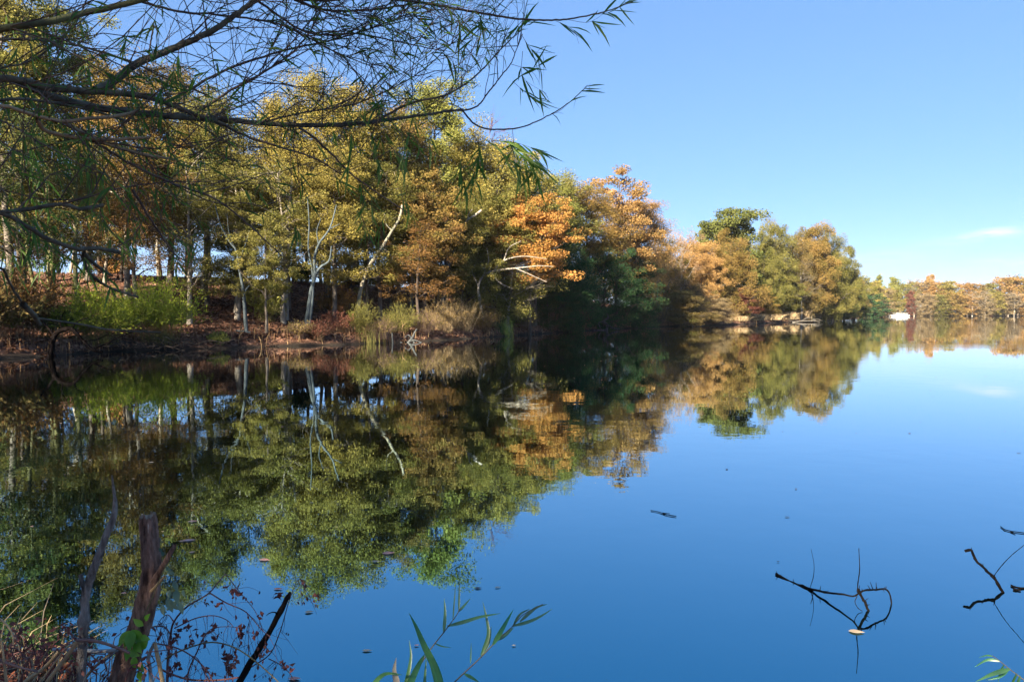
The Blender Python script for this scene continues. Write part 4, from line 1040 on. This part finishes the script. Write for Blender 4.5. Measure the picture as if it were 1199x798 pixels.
# the crown of the same willow above the camera
lv2, tw2 = MB(), MB()
for k in range(16):
    b = tp_[rng.integers(15, 26)]; e = np.array([rng.uniform(-6.5, 1.0), rng.uniform(-2.5, 3.2), rng.uniform(4.9, 8.6)])
    c = curve(b, e, .4, 7, rng); tw2.tube(c, np.linspace(.03, .005, 7), 4)
    n = 40; f = rng.uniform(.3, 1.05, n)[:, None]; lv2.leaves(b * (1 - f) + e * f + rng.normal(0, .3, (n, 3)), .12, rng, aspect=.16, dirs=rng.normal(0, .5, (n, 3)) - [0, 0, .8])
put(tw2, 'upper_branches', WT); put(lv2, 'upper_leaves', WL, smooth=False)

# ------------------------------------------------------------ stump, broken trunk, stick, canes, vine and bramble at the lower left
def near_thing(name, label, cat, base, group=None):
    return empty(name, base, label, cat, group)
def putn(mb, name, mat, o, smooth=True):
    b = np.array(o.location, dtype=np.float32); mb.v = [v - b for v in mb.v]
    return mb.obj(name, mat, o, smooth)
STB = bark_mat('rough_stump_bark', (.055,.03,.022), (.38,.23,.165), 40, .22, 1.0, .85, (.72,.56,.44))
BRB = bark_mat('lichen_bark', (.06,.052,.045), (.34,.31,.27), 44, .3, 1.0, .85, (.78,.76,.70))
CUTW = plain_mat('cut_wood', (.20,.14,.09), .8, (.36,.28,.20), 40)
REDL = leaf_mat('withered_red_leaves', [(0.092,0.036,0.036),(0.219,0.081,0.070),(0.406,0.188,0.138)], trans=.3, clump=6)
Ys = 2.9
pts = [(173.5,604),(175,620),(176.5,640),(178,660),(176,685),(172,703),(165,729),(157,750),(149,772),(141,798),(133,830),(128,850)]
c = np.array([at(p[0], p[1], Ys) for p in pts]); n = 120; s = spline(c, n)
rad = np.interp(np.linspace(0, 11, n), [0, .4, 2, 4, 6, 8, 10, 11], [8.6, 9.3, 9.8, 11.4, 12, 12.4, 15, 18]) * Ys / F
o = near_thing('tree_stump', 'thick rough-barked stump leaning right at the lower left, its top sawn flat', 'stump', s[-1])
m = MB(); k = 44
t = np.gradient(s, axis=0); t /= np.linalg.norm(t, axis=1)[:, None]; u = np.cross(t, [0, 1, 0]); u /= np.linalg.norm(u, axis=1)[:, None]; w_ = np.cross(t, u)
a = np.arange(k) * 2 * PI / k
lumps = np.sin(a * 3 + .5)[None, :] * .05 + np.sin(a * 7 + s[:, 2:3] * 9)[:, :] * .05 + rng.normal(0, .03, (n, k)) + .11 * np.abs(np.sin(a * 6.5 + 2.2 * np.sin(s[:, 2:3] * 14 + a * 2) + s[:, 2:3] * 5)) * (.6 + .4 * np.sin(s[:, 2:3] * 60 + 5 * np.sin(a * 3)))
rk = rad[:, None] * (1 + lumps)
V = s[:, None, :] + rk[:, :, None] * (np.cos(a)[None, :, None] * u[:, None, :] + np.sin(a)[None, :, None] * w_[:, None, :])
V[0, :, 2] += rng.normal(0, .008, k)
i = np.arange(n - 1)[:, None] * k; j = np.arange(k)[None, :]; j2 = (j + 1) % k
m.add(V.reshape(-1, 3), np.stack([i + j, i + k + j, i + k + j2, i + j2], -1).reshape(-1, 4)); bko = putn(m, 'bark', STB, o, False)
m = MB(); ctr = s[0] + [0, 0, -.002]
for ring, (f0, f1) in enumerate(((.0, .33), (.33, .66), (.66, .97))):
    R0 = ctr + (V[0] - ctr) * f0 + np.stack([np.zeros(k)] * 2 + [rng.normal(0, .004, k)], -1) * (ring > 0); R1 = ctr + (V[0] - ctr) * f1
    m.add(np.vstack([R0, R1]), [(q, k + q, k + (q + 1) % k, (q + 1) % k) for q in range(k)])
putn(m, 'cut_top', CUTW, o, False)
m = MB(); sb = spline([at(180,682,Ys-.03), at(190,664,Ys-.06), at(199,648,Ys-.08), at(205,637,Ys-.08)], 10); m.tube(sb, np.array([5.5,4.8,4,3.6,3.4,3.3,3.1,2.9,2.7,2.2]) * Ys / F, 9, rough=.08, rng=rng); putn(m, 'side_stub', STB, o).parent = bko
m = MB(); sb = spline([at(177,692,Ys-.05), at(186,682,Ys-.08), at(193,674,Ys-.09)], 6); m.tube(sb, np.linspace(2.2, 1.2, 6) * Ys / F, 6); putn(m, 'bark_flake', TANW, o).parent = bko

Yt = 2.75
pts = [(131,556),(132.5,570),(134.5,585),(133.5,604),(125,625),(115,652),(107,673),(101.5,691),(99,715),(97.5,743),(96,771),(95,800),(94,850)]
c = np.array([at(p[0], p[1], Yt) for p in pts]); n = 52; s = spline(c, n)
rad = np.interp(np.linspace(0, 12, n), [0, 1, 2, 3, 5, 6.6, 7, 7.6, 9, 12], [.8, 1.8, 3.6, 4.0, 4.5, 4.9, 6.8, 5.3, 5.2, 6]) * Yt / F
o = near_thing('dead_sapling', 'thin grey-barked broken trunk with a splintered tip, left of the thick stump', 'dead tree', s[-1])
m = MB(); m.tube(s, rad, 14, rough=.09, rng=rng); putn(m, 'trunk', BRB, o, False)
m = MB(); m.tube(spline([at(100,692,Yt), at(96,680,Yt), at(94,672,Yt)], 5), np.linspace(3.5, 2.2, 5) * Yt / F, 8, rough=.1, rng=rng)
putn(m, 'knot', BRB, o)
Yk = 3.15
pts = [(340,693),(336,700),(325,722),(314,742),(305,757),(293,776),(281,797),(268,822)]
s = spline([at(p[0], p[1], Yk) for p in pts], 26)
o = near_thing('dead_stick', 'dark bare stick slanting up out of the bramble, right of the stump', 'stick', s[-1])
m = MB(); rr_ = np.linspace(3.1, 4.2, 26) * Yk / F; rr_[0] *= .5; m.tube(s, rr_, 9, rough=.10, rng=rng); putn(m, 'stem', DEADB, o, False)
m = MB(); m.tube(spline([at(325,722,Yk), at(322,716,Yk-.02), at(316,717,Yk-.03), at(312,720,Yk-.05)], 6), np.linspace(1.2, .4, 6) * Yk / F, 5); putn(m, 'side_twig', DEADB, o)
# cut canes leaning across each other
CG = 'dead canes around the broken trunk'
CANE = plain_mat('tan_cane', (.30,.21,.11), .7, (.46,.35,.20), 12); CANEP = plain_mat('purplish_cane', (.12,.065,.06), .7, (.20,.13,.11), 12); CANEG = plain_mat('grey_cane', (.20,.21,.21), .7, (.34,.35,.34), 12)
for pts, Y, r0, r1, mt, lb in (
   ([(20,810),(29,798),(52,781),(69,762)],2.7,2.6,2.0,CANE,'tan cane leaning right, the lower left of the canes by the broken trunk'),
   ([(46,815),(55,798),(76,771),(91,750)],2.65,2.6,2.2,CANE,'longest tan cane ending at the broken trunk'),
   ([(90,749),(112,750),(138,758),(152,764)],2.65,2.0,1.6,CANEP,'purplish cane crossing in front of the broken trunk towards the stump'),
   ([(62,760),(81,760),(104,761.5),(120,762),(137,760.5)],2.85,2.2,2.4,CANEG,'level grey cane behind the broken trunk'),
   ([(98,796),(104,788),(118,774),(134,761)],2.9,1.8,1.6,CANE,'tan cane rising to the right end of the level grey cane'),
   ([(40,806),(56,786),(78,758),(88,752)],2.62,1.1,.9,CANE,'thinnest tan cane beside the longest one'),
   ([(0,724),(8,731),(14,741),(16,754)],2.6,1.2,.8,CANE,'curved tan stem at the left edge of the picture'),
   ([(0,772),(8,776),(24,781),(44,786)],2.6,1.6,1.1,CANEP,'brown cane lying low at the left edge of the picture'),
   ([(8,815),(7,792),(4,768),(2,750)],2.6,2.0,1.2,CANE,'upright tan stem at the lower left corner'),
   ([(179,815),(176,785),(174,768),(181,752)],2.8,2.6,2.0,CANEG,'grey split cane close right of the stump'),
   ([(193,815),(189,790),(185,770),(181.5,752)],2.78,2.8,2.2,CANE,'olive-brown split cane right of the grey split one')):
    s = spline([at(p[0], p[1], Y) for p in pts], 14); m = MB(); m.tube(s, np.linspace(r0, r1, 14) * Y / F, 7, rough=.05, rng=rng)
    o = near_thing('dead_cane', lb, 'cane', s[0], CG); putn(m, 'stem', mt, o)
# vine on the stump
VL = leaf_mat('vine_leaves', [(0.096,0.256,0.024),(0.208,0.432,0.040),(0.320,0.544,0.080)], trans=.45, clump=8, gloss=.03); VG = leaf_mat('grey_green_leaves', [(0.080,0.160,0.120),(0.128,0.224,0.160),(0.176,0.288,0.208)], trans=.3, clump=8, gloss=.02)
def broadleaf(mb, base, d, L, W, nrm, curl=.2, vee=.35):
    d = np.array(d, dtype=float); d /= np.linalg.norm(d); sd = np.cross(d, nrm); sd /= np.linalg.norm(sd); nn = np.cross(sd, d)
    x = np.linspace(0, 1, 7); wv = W * .5 * np.array([.05, .7, 1, .95, .72, .38, .02])
    mid = base + d * (x * L)[:, None] - nn * (curl * L * x ** 2)[:, None]
    l = mid + sd * wv[:, None] + nn * (wv * vee)[:, None]; r = mid - sd * wv[:, None] + nn * (wv * vee)[:, None]
    i = np.arange(6) * 3
    mb.add(np.stack([l, mid, r], 1).reshape(-1, 3), np.concatenate([np.stack([i, i + 1, i + 4, i + 3], -1), np.stack([i + 1, i + 2, i + 5, i + 4], -1)]))
Yv = Ys - .09
o = near_thing('climbing_vine', 'green climbing vine with oval leaves on the stump', 'vine', at(163, 800, Yv))
m = MB(); ST = plain_mat('vine_stem', (.10,.09,.04), .7, (.16,.15,.06), 10)
vs1 = spline([at(163,805,Yv), at(166,775,Yv), at(160,745,Yv), at(168,722,Yv), at(178,700,Yv-.03), at(190,670,Yv), at(196,655,Yv+.02), at(190,640,Yv+.05), at(187,628,Yv+.06)], 30)
m.tube(vs1, np.linspace(.003, .0012, 30), 5); putn(m, 'stem', ST, o)
m = MB()
for px, py, dx, dy, L in ((152,738,-13,16,20),(152,738,8,20,24),(154,737,16,20,25),(154,738,-3,22,24),(168,732,-10,-6,15),(170,726,4,-7,12),(152,762,12,6,17),(150,760,-2,14,15),(156,768,2,14,15),(166,760,8,-16,17),(163,777,5,10,14),(162,785,4,12,14),(158,752,8,14,18),(165,745,12,4,14),(164,795,-2,10,12),(150,745,-6,14,14)):
    b = at(px, py, Yv - .02 - .02 * rng.random()); e = at(px + dx, py + dy, Yv - .03 - .05 * rng.random()); broadleaf(m, b, e - b, L * Yv / F, L * .52 * Yv / F, np.array([rng.normal(0, .3), -1, .45]), .15)
putn(m, 'green_leaves', VL, o, True)
m = MB()
for px, py, dx, dy, L in ((196,700,6,16,18),(198,702,12,14,17),(206,690,2,20,18),(203,680,6,14,14),(197,668,12,6,13),(194,664,8,5,11),(192,650,-5,-8,10),(189,645,-6,-8,9),(210,704,5,18,16),(199,690,-3,14,12),(190,708,2,14,14),(214,690,2,10,10)):
    b = at(px, py, Yv + .02 * rng.random()); e = at(px + dx, py + dy, Yv - .04 * rng.random()); broadleaf(m, b, e - b, L * Yv / F, L * .45 * Yv / F, np.array([rng.normal(0, .3), -1, .25]), .15)
putn(m, 'grey_leaves', VG, o, True)
# brambles
BRS = plain_mat('bramble_stems', (.10,.04,.04), .6, (.20,.095,.085), 14); BRY = plain_mat('yellowish_bramble_stems', (.16,.13,.06), .6, (.22,.19,.09), 14)
def fr2(p): return (180 + .198 * p[0], 640 + .198 * p[1])
stems = [([(80,800),(82,700),(100,520),(120,440),(200,350),(330,270),(380,210),(425,160)],3.1,1.7,.7),([(425,160),(520,280),(600,380),(650,500)],3.15,.6,.3),([(120,480),(250,420),(350,405),(430,430),(470,470)],3.0,.9,.4),
 ([(330,270),(430,330),(540,380),(640,490),(690,530)],3.05,.9,.4),([(20,570),(120,590),(220,640),(330,750),(360,830)],2.9,.9,.7),([(200,830),(205,740),(260,610),(300,520),(290,540)],2.95,1.2,.6),
 ([(40,720),(80,740),(200,780),(380,785),(500,770)],2.9,1.3,1.0),([(-20,480),(0,470),(60,470),(95,510)],3.1,.9,.9),([(560,720),(590,700),(680,640),(740,520),(800,320),(840,210)],3.3,.9,.4),([(840,210),(870,190),(890,240),(930,300)],3.3,.5,.3),
 ([(680,660),(740,690),(800,740),(830,790)],3.25,.7,.4),([(420,800),(440,700),(470,560),(540,500)],3.0,.7,.3),([(300,520),(350,480),(440,470),(510,480)],3.0,.6,.3),([(120,440),(80,400),(40,430),(10,500)],3.1,.7,.4),([(350,830),(300,740),(260,660),(220,640)],2.9,.8,.4),([(100,640),(60,560),(40,480)],3,.7,.3),([(560,650),(560,560),(565,430)],3.1,.5,.3)]
o = near_thing('bramble', 'arching leafless bramble between the stump and the dark stick, hung with withered red leaves', 'bramble', at(200, 800, 3.05))
m = MB(); lf = MB(); BC = []
for pts, Y, r0, r1 in stems:
    s = spline([at(*fr2(p), Y + .05 * math.sin(i)) for i, p in enumerate(pts)], 22); m.tube(s, np.linspace(r0, r1, 22) * Y / F, 5); BC.append(s)
    for q in range(8):        # fine hanging side twigs
        i = rng.integers(3, 21); L1 = rng.uniform(.03, .14); d = np.array([rng.normal(0, .5), rng.normal(0, .4), -1 + rng.normal(0, .5)]); d /= np.linalg.norm(d)
        s2 = spline([s[i], s[i] + d * L1 * .5 + rng.normal(0, .01, 3), s[i] + d * L1 + [0, 0, -.01]], 5); m.tube(s2, np.linspace(.0012, .0006, 5), 3)
        if rng.random() < .5: lf.leaves(s2[-1:] + rng.normal(0, .004, (2, 3)), .02, rng, aspect=.5, dirs=np.tile([0, 0, -1.], (2, 1)) + rng.normal(0, .3, (2, 3)), fold=.6)
putn(m, 'stems', BRS, o)
s = spline([at(*fr2(p), 3.0) for p in [(70,660),(100,640),(250,580),(350,562),(470,590),(570,650),(700,760),(740,800)]], 24); m = MB(); m.tube(s, np.linspace(1.0, .7, 24) * 3.0 / F, 5); putn(m, 'yellow_stem', BRY, o)
for x, y, q in ((320,318,5),(395,348,5),(495,240,5),(520,290,3),(635,410,3),(515,480,8),(515,515,9),(350,470,6),(140,510,9),(130,540,6),(310,520,8),(240,510,5),(210,575,6),(600,520,6),(670,600,7),(740,290,7),(430,650,11),(440,700,10),(455,740,10),(485,660,5),(140,700,12),(100,740,10),(770,690,7),(800,715,5),(955,300,6),(375,530,4),(185,440,4),(430,240,3),(470,270,4),(640,640,6),(320,740,6),(880,215,4),(210,480,5)):
    b = at(*fr2((x, y)), rng.uniform(2.95, 3.15)); lf.leaves(b + rng.normal(0, .009, (q, 3)), .026, rng, aspect=.6, dirs=rng.normal(0, .6, (q, 3)) - [0, 0, .6], fold=.7)
putn(lf, 'withered_leaves', REDL, o, False)
o = near_thing('bramble', 'low tangle of red-leaved bramble in the lower left corner around the canes', 'bramble', (-1.9, 3.1, hz(-1.9, 3.1)))
m = MB(); lf = MB()
for k in range(46):
    px = rng.uniform(-10, 150); Y = rng.uniform(2.75, 3.35); b = at(px, rng.uniform(770, 830), Y)
    e = at(px + rng.uniform(-45, 70), rng.uniform(725, 790) + max(0, px - 70) * .1, Y + rng.uniform(-.15, .15)); s = curve(b, e, rng.uniform(0, .10), 8, rng, .05)
    m.tube(s, np.linspace(.0035, .0012, 8), 4)
    n = int(rng.integers(4, 12)); f = rng.integers(2, 8, n); lf.leaves(s[f] + rng.normal(0, .018, (n, 3)), .027, rng, aspect=.6, fold=.6)
putn(m, 'stems', BRS, o); putn(lf, 'withered_leaves', REDL, o, False)
# leaf litter and dry grass on the near bank
m = MB(); x = rng.uniform(-4.5, 2.0, 9000); y = rng.uniform(.8, 4.3, 9000); d = sdist(x, y); ok = (d > .02); x, y = x[ok], y[ok]
m.leaves(np.column_stack([x, y, height(x, y) + rng.uniform(.004, .05, len(x))]), .065, rng, aspect=.65, up=1.2, fold=.4)
tag(m.obj('near_leaf_litter', leaf_mat('near_fallen_leaves', [(0.098,0.035,0.025),(0.238,0.084,0.049),(0.448,0.238,0.140)], trans=.1, clump=5)), 'red-brown fallen leaves on the near bank in the lower left corner', 'leaf litter', kind='stuff')
m = MB()
for k in range(700):
    x = rng.uniform(-3.0, -.9); y = rng.uniform(2.3, 3.6)
    if sdist(np.array([x]), np.array([y]))[0] < 0: continue
    z = hz(x, y); q = rng.normal(0, .16, 2); hh = rng.uniform(.08, .28); m.blade(np.array([[x, y, z], [x + q[0] * .4, y + q[1] * .4, z + hh * .8], [x + q[0], y + q[1], z + hh]]), .006)
tag(m.obj('near_dry_grass', TW['tan']), 'bent dry grass blades on the near bank in the lower left corner', 'grass', kind='stuff')

# ------------------------------------------------------------ reeds in front
REEDL = leaf_mat('reed_leaves', [(0.051,0.170,0.051),(0.102,0.272,0.076),(0.170,0.357,0.102)], trans=.4, clump=4, gloss=.1); REEDS = plain_mat('reed_stem', (.09,.06,.06), .6, (.16,.14,.08), 10); DRY = plain_mat('bleached_blade', (.62,.57,.46), .7, (.75,.70,.60), 20)
def fr3(p): return (340 + .3003 * p[0], 640 + .3003 * p[1])
def reed(label, frm, stem, Y, r0, r1, blades, dry=(), dead=()):
    s = spline([at(*frm(p), Y) for p in stem], 20); o = near_thing('reed', label, 'reed', s[0], 'reeds leaning over the near water')
    m = MB(); m.tube(s, np.linspace(r0, r1, 20) * Y / F, 5); sto = putn(m, 'stem', REEDS, o)
    for lst, mt, nm in ((blades, REEDL, 'leaf'), (dry, DRY, 'dry_leaf')):
        for pts, wd in lst:
            m = MB(); c = [at(*frm(p), Y - .05 * i * (1 if wd > 5 else -.5)) for i, p in enumerate(pts)]
            m.blade(spline(c, 12), wd * Y / F, side=np.array([.15, -1, .25])); lo = putn(m, nm, mt, o); lo.parent = sto
    return o
reed('left reed with broad blades at its base and a bleached dead blade', fr3, [(440,640),(460,540),(500,470),(545,400),(600,330),(650,262),(662,238)], 3.05, 1.2, .5,
   [([(598,335),(603,260),(600,200)],4),([(612,308),(680,290),(740,272),(820,258)],4.5),([(655,252),(680,225),(702,200)],3),([(657,250),(658,190),(660,130)],2.5),([(634,282),(640,200),(645,140)],1.6),([(562,374),(590,386),(628,392)],1.6),
    ([(600,560),(560,460),(520,380),(490,310),(462,255)],9),([(440,600),(480,500),(510,440),(525,415)],9),([(435,590),(462,480),(470,420),(463,362)],5),([(520,600),(525,500),(530,430)],4),([(310,560),(340,515),(375,492),(437,498)],6),([(560,600),(570,540),(535,420)],6)],
   [([(418,600),(413,520),(405,480),(413,430)],8.5)])
reed('right reed with a slanting stem and narrow blades fanned at its tip', fr3, [(560,610),(640,526),(740,432),(800,370),(870,305),(905,265),(985,222)], 3.1, 1.0, .4,
   [([(743,422),(772,340),(765,280),(750,213)],4.5),([(743,422),(772,370),(784,308)],4.5),([(790,380),(825,320),(870,242)],6),([(808,362),(845,335),(872,312)],5),([(865,308),(930,290),(975,270),(1022,240)],4),([(895,290),(930,258),(960,235),(1002,222)],4),([(868,308),(895,262),(935,240)],3),([(702,452),(704,410),(705,373)],1.6),([(678,493),(710,510),(740,530)],4)])
def fr4(p): return (880 + .2661 * p[0], 600 + .2661 * p[1])
reed('reed tuft bending in at the lower right corner', fr4, [(1290,830),(1240,770),(1199,735),(1140,690),(1090,650),(1060,628)], 3.3, .9, .4,
   [([(1092,652),(1040,645),(980,678)],3.5),([(1135,687),(1065,705),(985,742)],6),([(1110,665),(1095,690),(1085,744)],4),([(1165,705),(1150,735),(1135,790)],5),([(1180,715),(1165,760),(1170,800)],5),([(1060,630),(1035,626),(1000,636)],2),([(1130,690),(1090,720),(1030,735)],4)])

# ------------------------------------------------------------ driftwood in the open water; the lower half of each shape is its reflection
def wt_pt(p, yb):
    """point p of the right crop, standing over the water that appears at crop row yb"""
    b = on(*fr4((p[0], yb))); return at(*fr4(p), b[1])
def drift(label, parts):
    o = None
    for nm, pts, r0, r1 in parts:
        s = spline([wt_pt(p, p[2]) for p in pts], 34)
        if r0 > 1: s[1:-1] += np.cumsum(rng.normal(0, .0016, (32, 3)), axis=0) * np.sin(np.linspace(0, PI, 32))[:, None]
        if o is None: o = near_thing('driftwood_branch', label, 'driftwood', (s[0][0], s[0][1], 0), 'driftwood in the open water')
        m = MB(); m.tube(s, np.linspace(r0, r1, 34) * s[:, 1] / F * (1 + .25 * (rng.random(34) < .15)), 7, rough=.13, rng=rng)
        if r0 > 1:
            for q in range(9):
                i = rng.integers(1, 33); m.tube(np.array([s[i], s[i] + rng.normal(0, .012, 3) + [0, 0, .012]]), np.array([.003, .0012]), 4)
        putn(m, nm, DEADB, o, False)
    return o
base = lambda x: 277 + (x - 118) * .4375
drift('larger dark driftwood branch with an upright twig and a curled arm, on the open water', [
  ('branch', [(108,268,272),(150,292,base(150)),(200,314,base(200)),(270,338,base(270)),(330,352,base(330)),(400,359,base(400)),(450,366,base(450)),(478,348,432)], 1.7, .95),
  ('curled_arm', [(470,352,430),(500,338,424),(545,336,412),(575,329,404),(600,347,400),(612,375,398),(616,398,398)], 1.2, .75),
  ('joint', [(470,335,432),(480,365,430),(496,410,430),(508,440,432),(520,470,432)], 1.5, 1.5),
  ('upright_twig', [(465,350,432),(468,310,432),(475,255,432),(472,155,432)], .65, .35),
  ('thin_twig', [(258,328,335),(272,280,330),(275,230,330),(262,160,330)], .35, .2),
  ('side_twig', [(270,344,345),(268,370,372),(260,400,400)], .4, .3),
  ('side_twig', [(465,366,430),(455,390,432),(470,420,432),(488,432,435)], .45, .35)])
drift('smaller bent driftwood branch at the right edge of the open water', [
  ('branch', [(940,168,290),(965,164,290),(985,205,300),(1010,238,310),(1040,270,322),(1062,290,332),(1085,322,342),(1108,352,351)], 1.5, 1.6),
  ('long_twig', [(1060,287,332),(1090,245,336),(1140,190,342),(1199,142,350),(1240,110,356)], .45, .3)])
tag(near_thing('floating_twig', 'thin dark twig floating at the right edge above the smaller driftwood', 'twig', on(1180,620)))
o = bpy.data.objects['floating_twig']; m = MB()
for pts in ([(1110,72),(1140,80),(1199,88),(1240,95)],[(1096,60),(1115,75)],[(1140,82),(1160,90)]):
    s = spline([on(*fr4(p), .006) for p in pts], 8); m.tube(s, .004, 5)
putn(m, 'stem', DEADB, o)
o = near_thing('floating_twig', 'short dark twig floating right of the smaller driftwood', 'twig', on(1193,688)); m = MB()
for pts in ([(1142,318),(1165,328),(1199,330),(1230,326)],[(1150,335),(1185,340)]):
    s = spline([on(*fr4(p), .006) for p in pts], 8); m.tube(s, .006, 5, rough=.2, rng=rng)
putn(m, 'stem', DEADB, o)
o = near_thing('floating_twig', 'short twig floating alone in the middle of the open water', 'twig', on(778,601)); m = MB()
for pts in ([(762,597),(772,599),(780,602),(792,604)],[(776,600),(784,601)]):
    s = spline([on(*p, .006) for p in pts], 8); m.tube(s, .0035, 5, rough=.3, rng=rng)
putn(m, 'stem', DEADB, o)

# ------------------------------------------------------------ leaves afloat
def float_leaf(px, py, wpx, mat, label, group=None, curl=.25):
    b = on(px, py, .004); L = .7 * wpx * b[1] / F
    m = MB(); a = rng.uniform(0, 2 * PI) if wpx < 8 else rng.uniform(-.3, .3)
    d = np.array([math.cos(a), math.sin(a) * .9, 0]); broadleaf(m, np.array([-d[0] * L / 2, -d[1] * L / 2, .001]), d, L, L * rng.uniform(.4, .65), np.array([0, 0, 1.]), rng.uniform(-.03, .0), rng.uniform(.02, .15))
    o = m.obj('floating_leaf', mat); o.location = [float(q) for q in b]; o.location[2] = .004
    return tag(o, label, 'leaf', group)
PK = leaf_mat('pinkish_dead_leaf', [(0.546,0.255,0.218),(0.750,0.400,0.328),(0.750,0.582,0.473)], trans=.2, clump=9); BN = leaf_mat('brown_dead_leaf', [(0.075,0.038,0.027),(0.150,0.075,0.045),(0.240,0.135,0.075)], trans=.2, clump=9); TN = leaf_mat('tan_dead_leaf', [(0.504,0.360,0.240),(0.660,0.504,0.336),(0.744,0.600,0.432)], trans=.2, clump=9)
for px, py, wd, mt, lb in ((226,610,18,PK,'pinkish leaf afloat on the dark reflection above right of the stump'),(222,632,22,PK,'longest pinkish leaf afloat right of the stump'),(214,633,13,PK,'pinkish leaf lying against the longest one afloat'),(310,655,20,PK,'salmon-pink leaf afloat where the reflected wood meets the sky'),
   (326,689,17,BN,'brown curled leaf afloat above the tip of the dark stick'),(455,647,22,PK,'pale purplish leaf afloat on the lower end of the golden reflection'),(440,657,16,TN,'thin tan leaf afloat below the pale purplish leaf'),(430,761,18,TN,'thin bleached leaf afloat left of the broad reed blades'),
   (560,688,13,BN,'dark purple leaf afloat above the reeds'),(583,687,12,TN,'pale torn leaf afloat above the reeds'),(488,755,9,PK,'red leaf afloat among the left reed blades'),(602,755,8,TN,'tiny pale leaf afloat right of the reeds'),(362,716,15,TN,'pale leaf afloat between the dark stick and the reeds'),
   (1003,739,26,TN,'tan leaf caught under the larger driftwood branch'),(922,605,9,BN,'dark leaf afloat above left of the larger driftwood'),(911,657,6,BN,'small dark leaf afloat beside the tip of the larger driftwood'),(345,794,22,PK,'salmon-brown leaf at the bottom edge right of the dark stick'),(932,572,7,BN,'small dark leaf afloat in the open water above the larger driftwood'),
   (851,549,7,BN,'small dark leaf afloat in the middle of the open water'),(1065,507,7,BN,'small dark leaf afloat towards the far right of the open water'),(1193,530,8,BN,'dark leaf afloat at the right edge of the open water'),(225,646,11,PK,'purplish leaf afloat below the longest pinkish one'),(145,694,10,PK,'purplish leaf afloat left of the stump'),(177,541,10,TN,'pale leaf afloat above the stump in the reflection'),(365,588,8,TN,'pale leaf afloat in the middle of the reflected wood')):
    float_leaf(px, py, wd, mt, lb)
for k in range(150):
    px = rng.uniform(0, 760); py = 409 + 90 * rng.random() ** 2 + max(0, 300 - px) * .03
    if sdist(np.array([on(px, py)[0]]), np.array([on(px, py)[1]]))[0] > -.4: continue
    float_leaf(px, py, rng.uniform(1.6, 3.6), [TN, PK, BN][rng.integers(0, 3)], 'tiny leaf afloat on the dark reflection along the left bank', 'tiny leaves afloat along the left bank')
for k in range(36):
    px = rng.uniform(10, 430); py = rng.uniform(490, 640)
    float_leaf(px, py, rng.uniform(2.5, 6), [TN, PK, BN, TN][rng.integers(0, 4)], 'small leaf afloat on the reflected wood in the left half of the lake', 'small leaves afloat on the reflected wood')
for k in range(46):
    px = rng.uniform(800, 1199); py = 385 + 130 * rng.random() ** 1.5
    if px < 1010 and py < 480: continue
    float_leaf(px, py, rng.uniform(2, 5), BN, 'tiny dark speck of a leaf afloat on the far blue water', 'dark specks afloat on the far blue water')
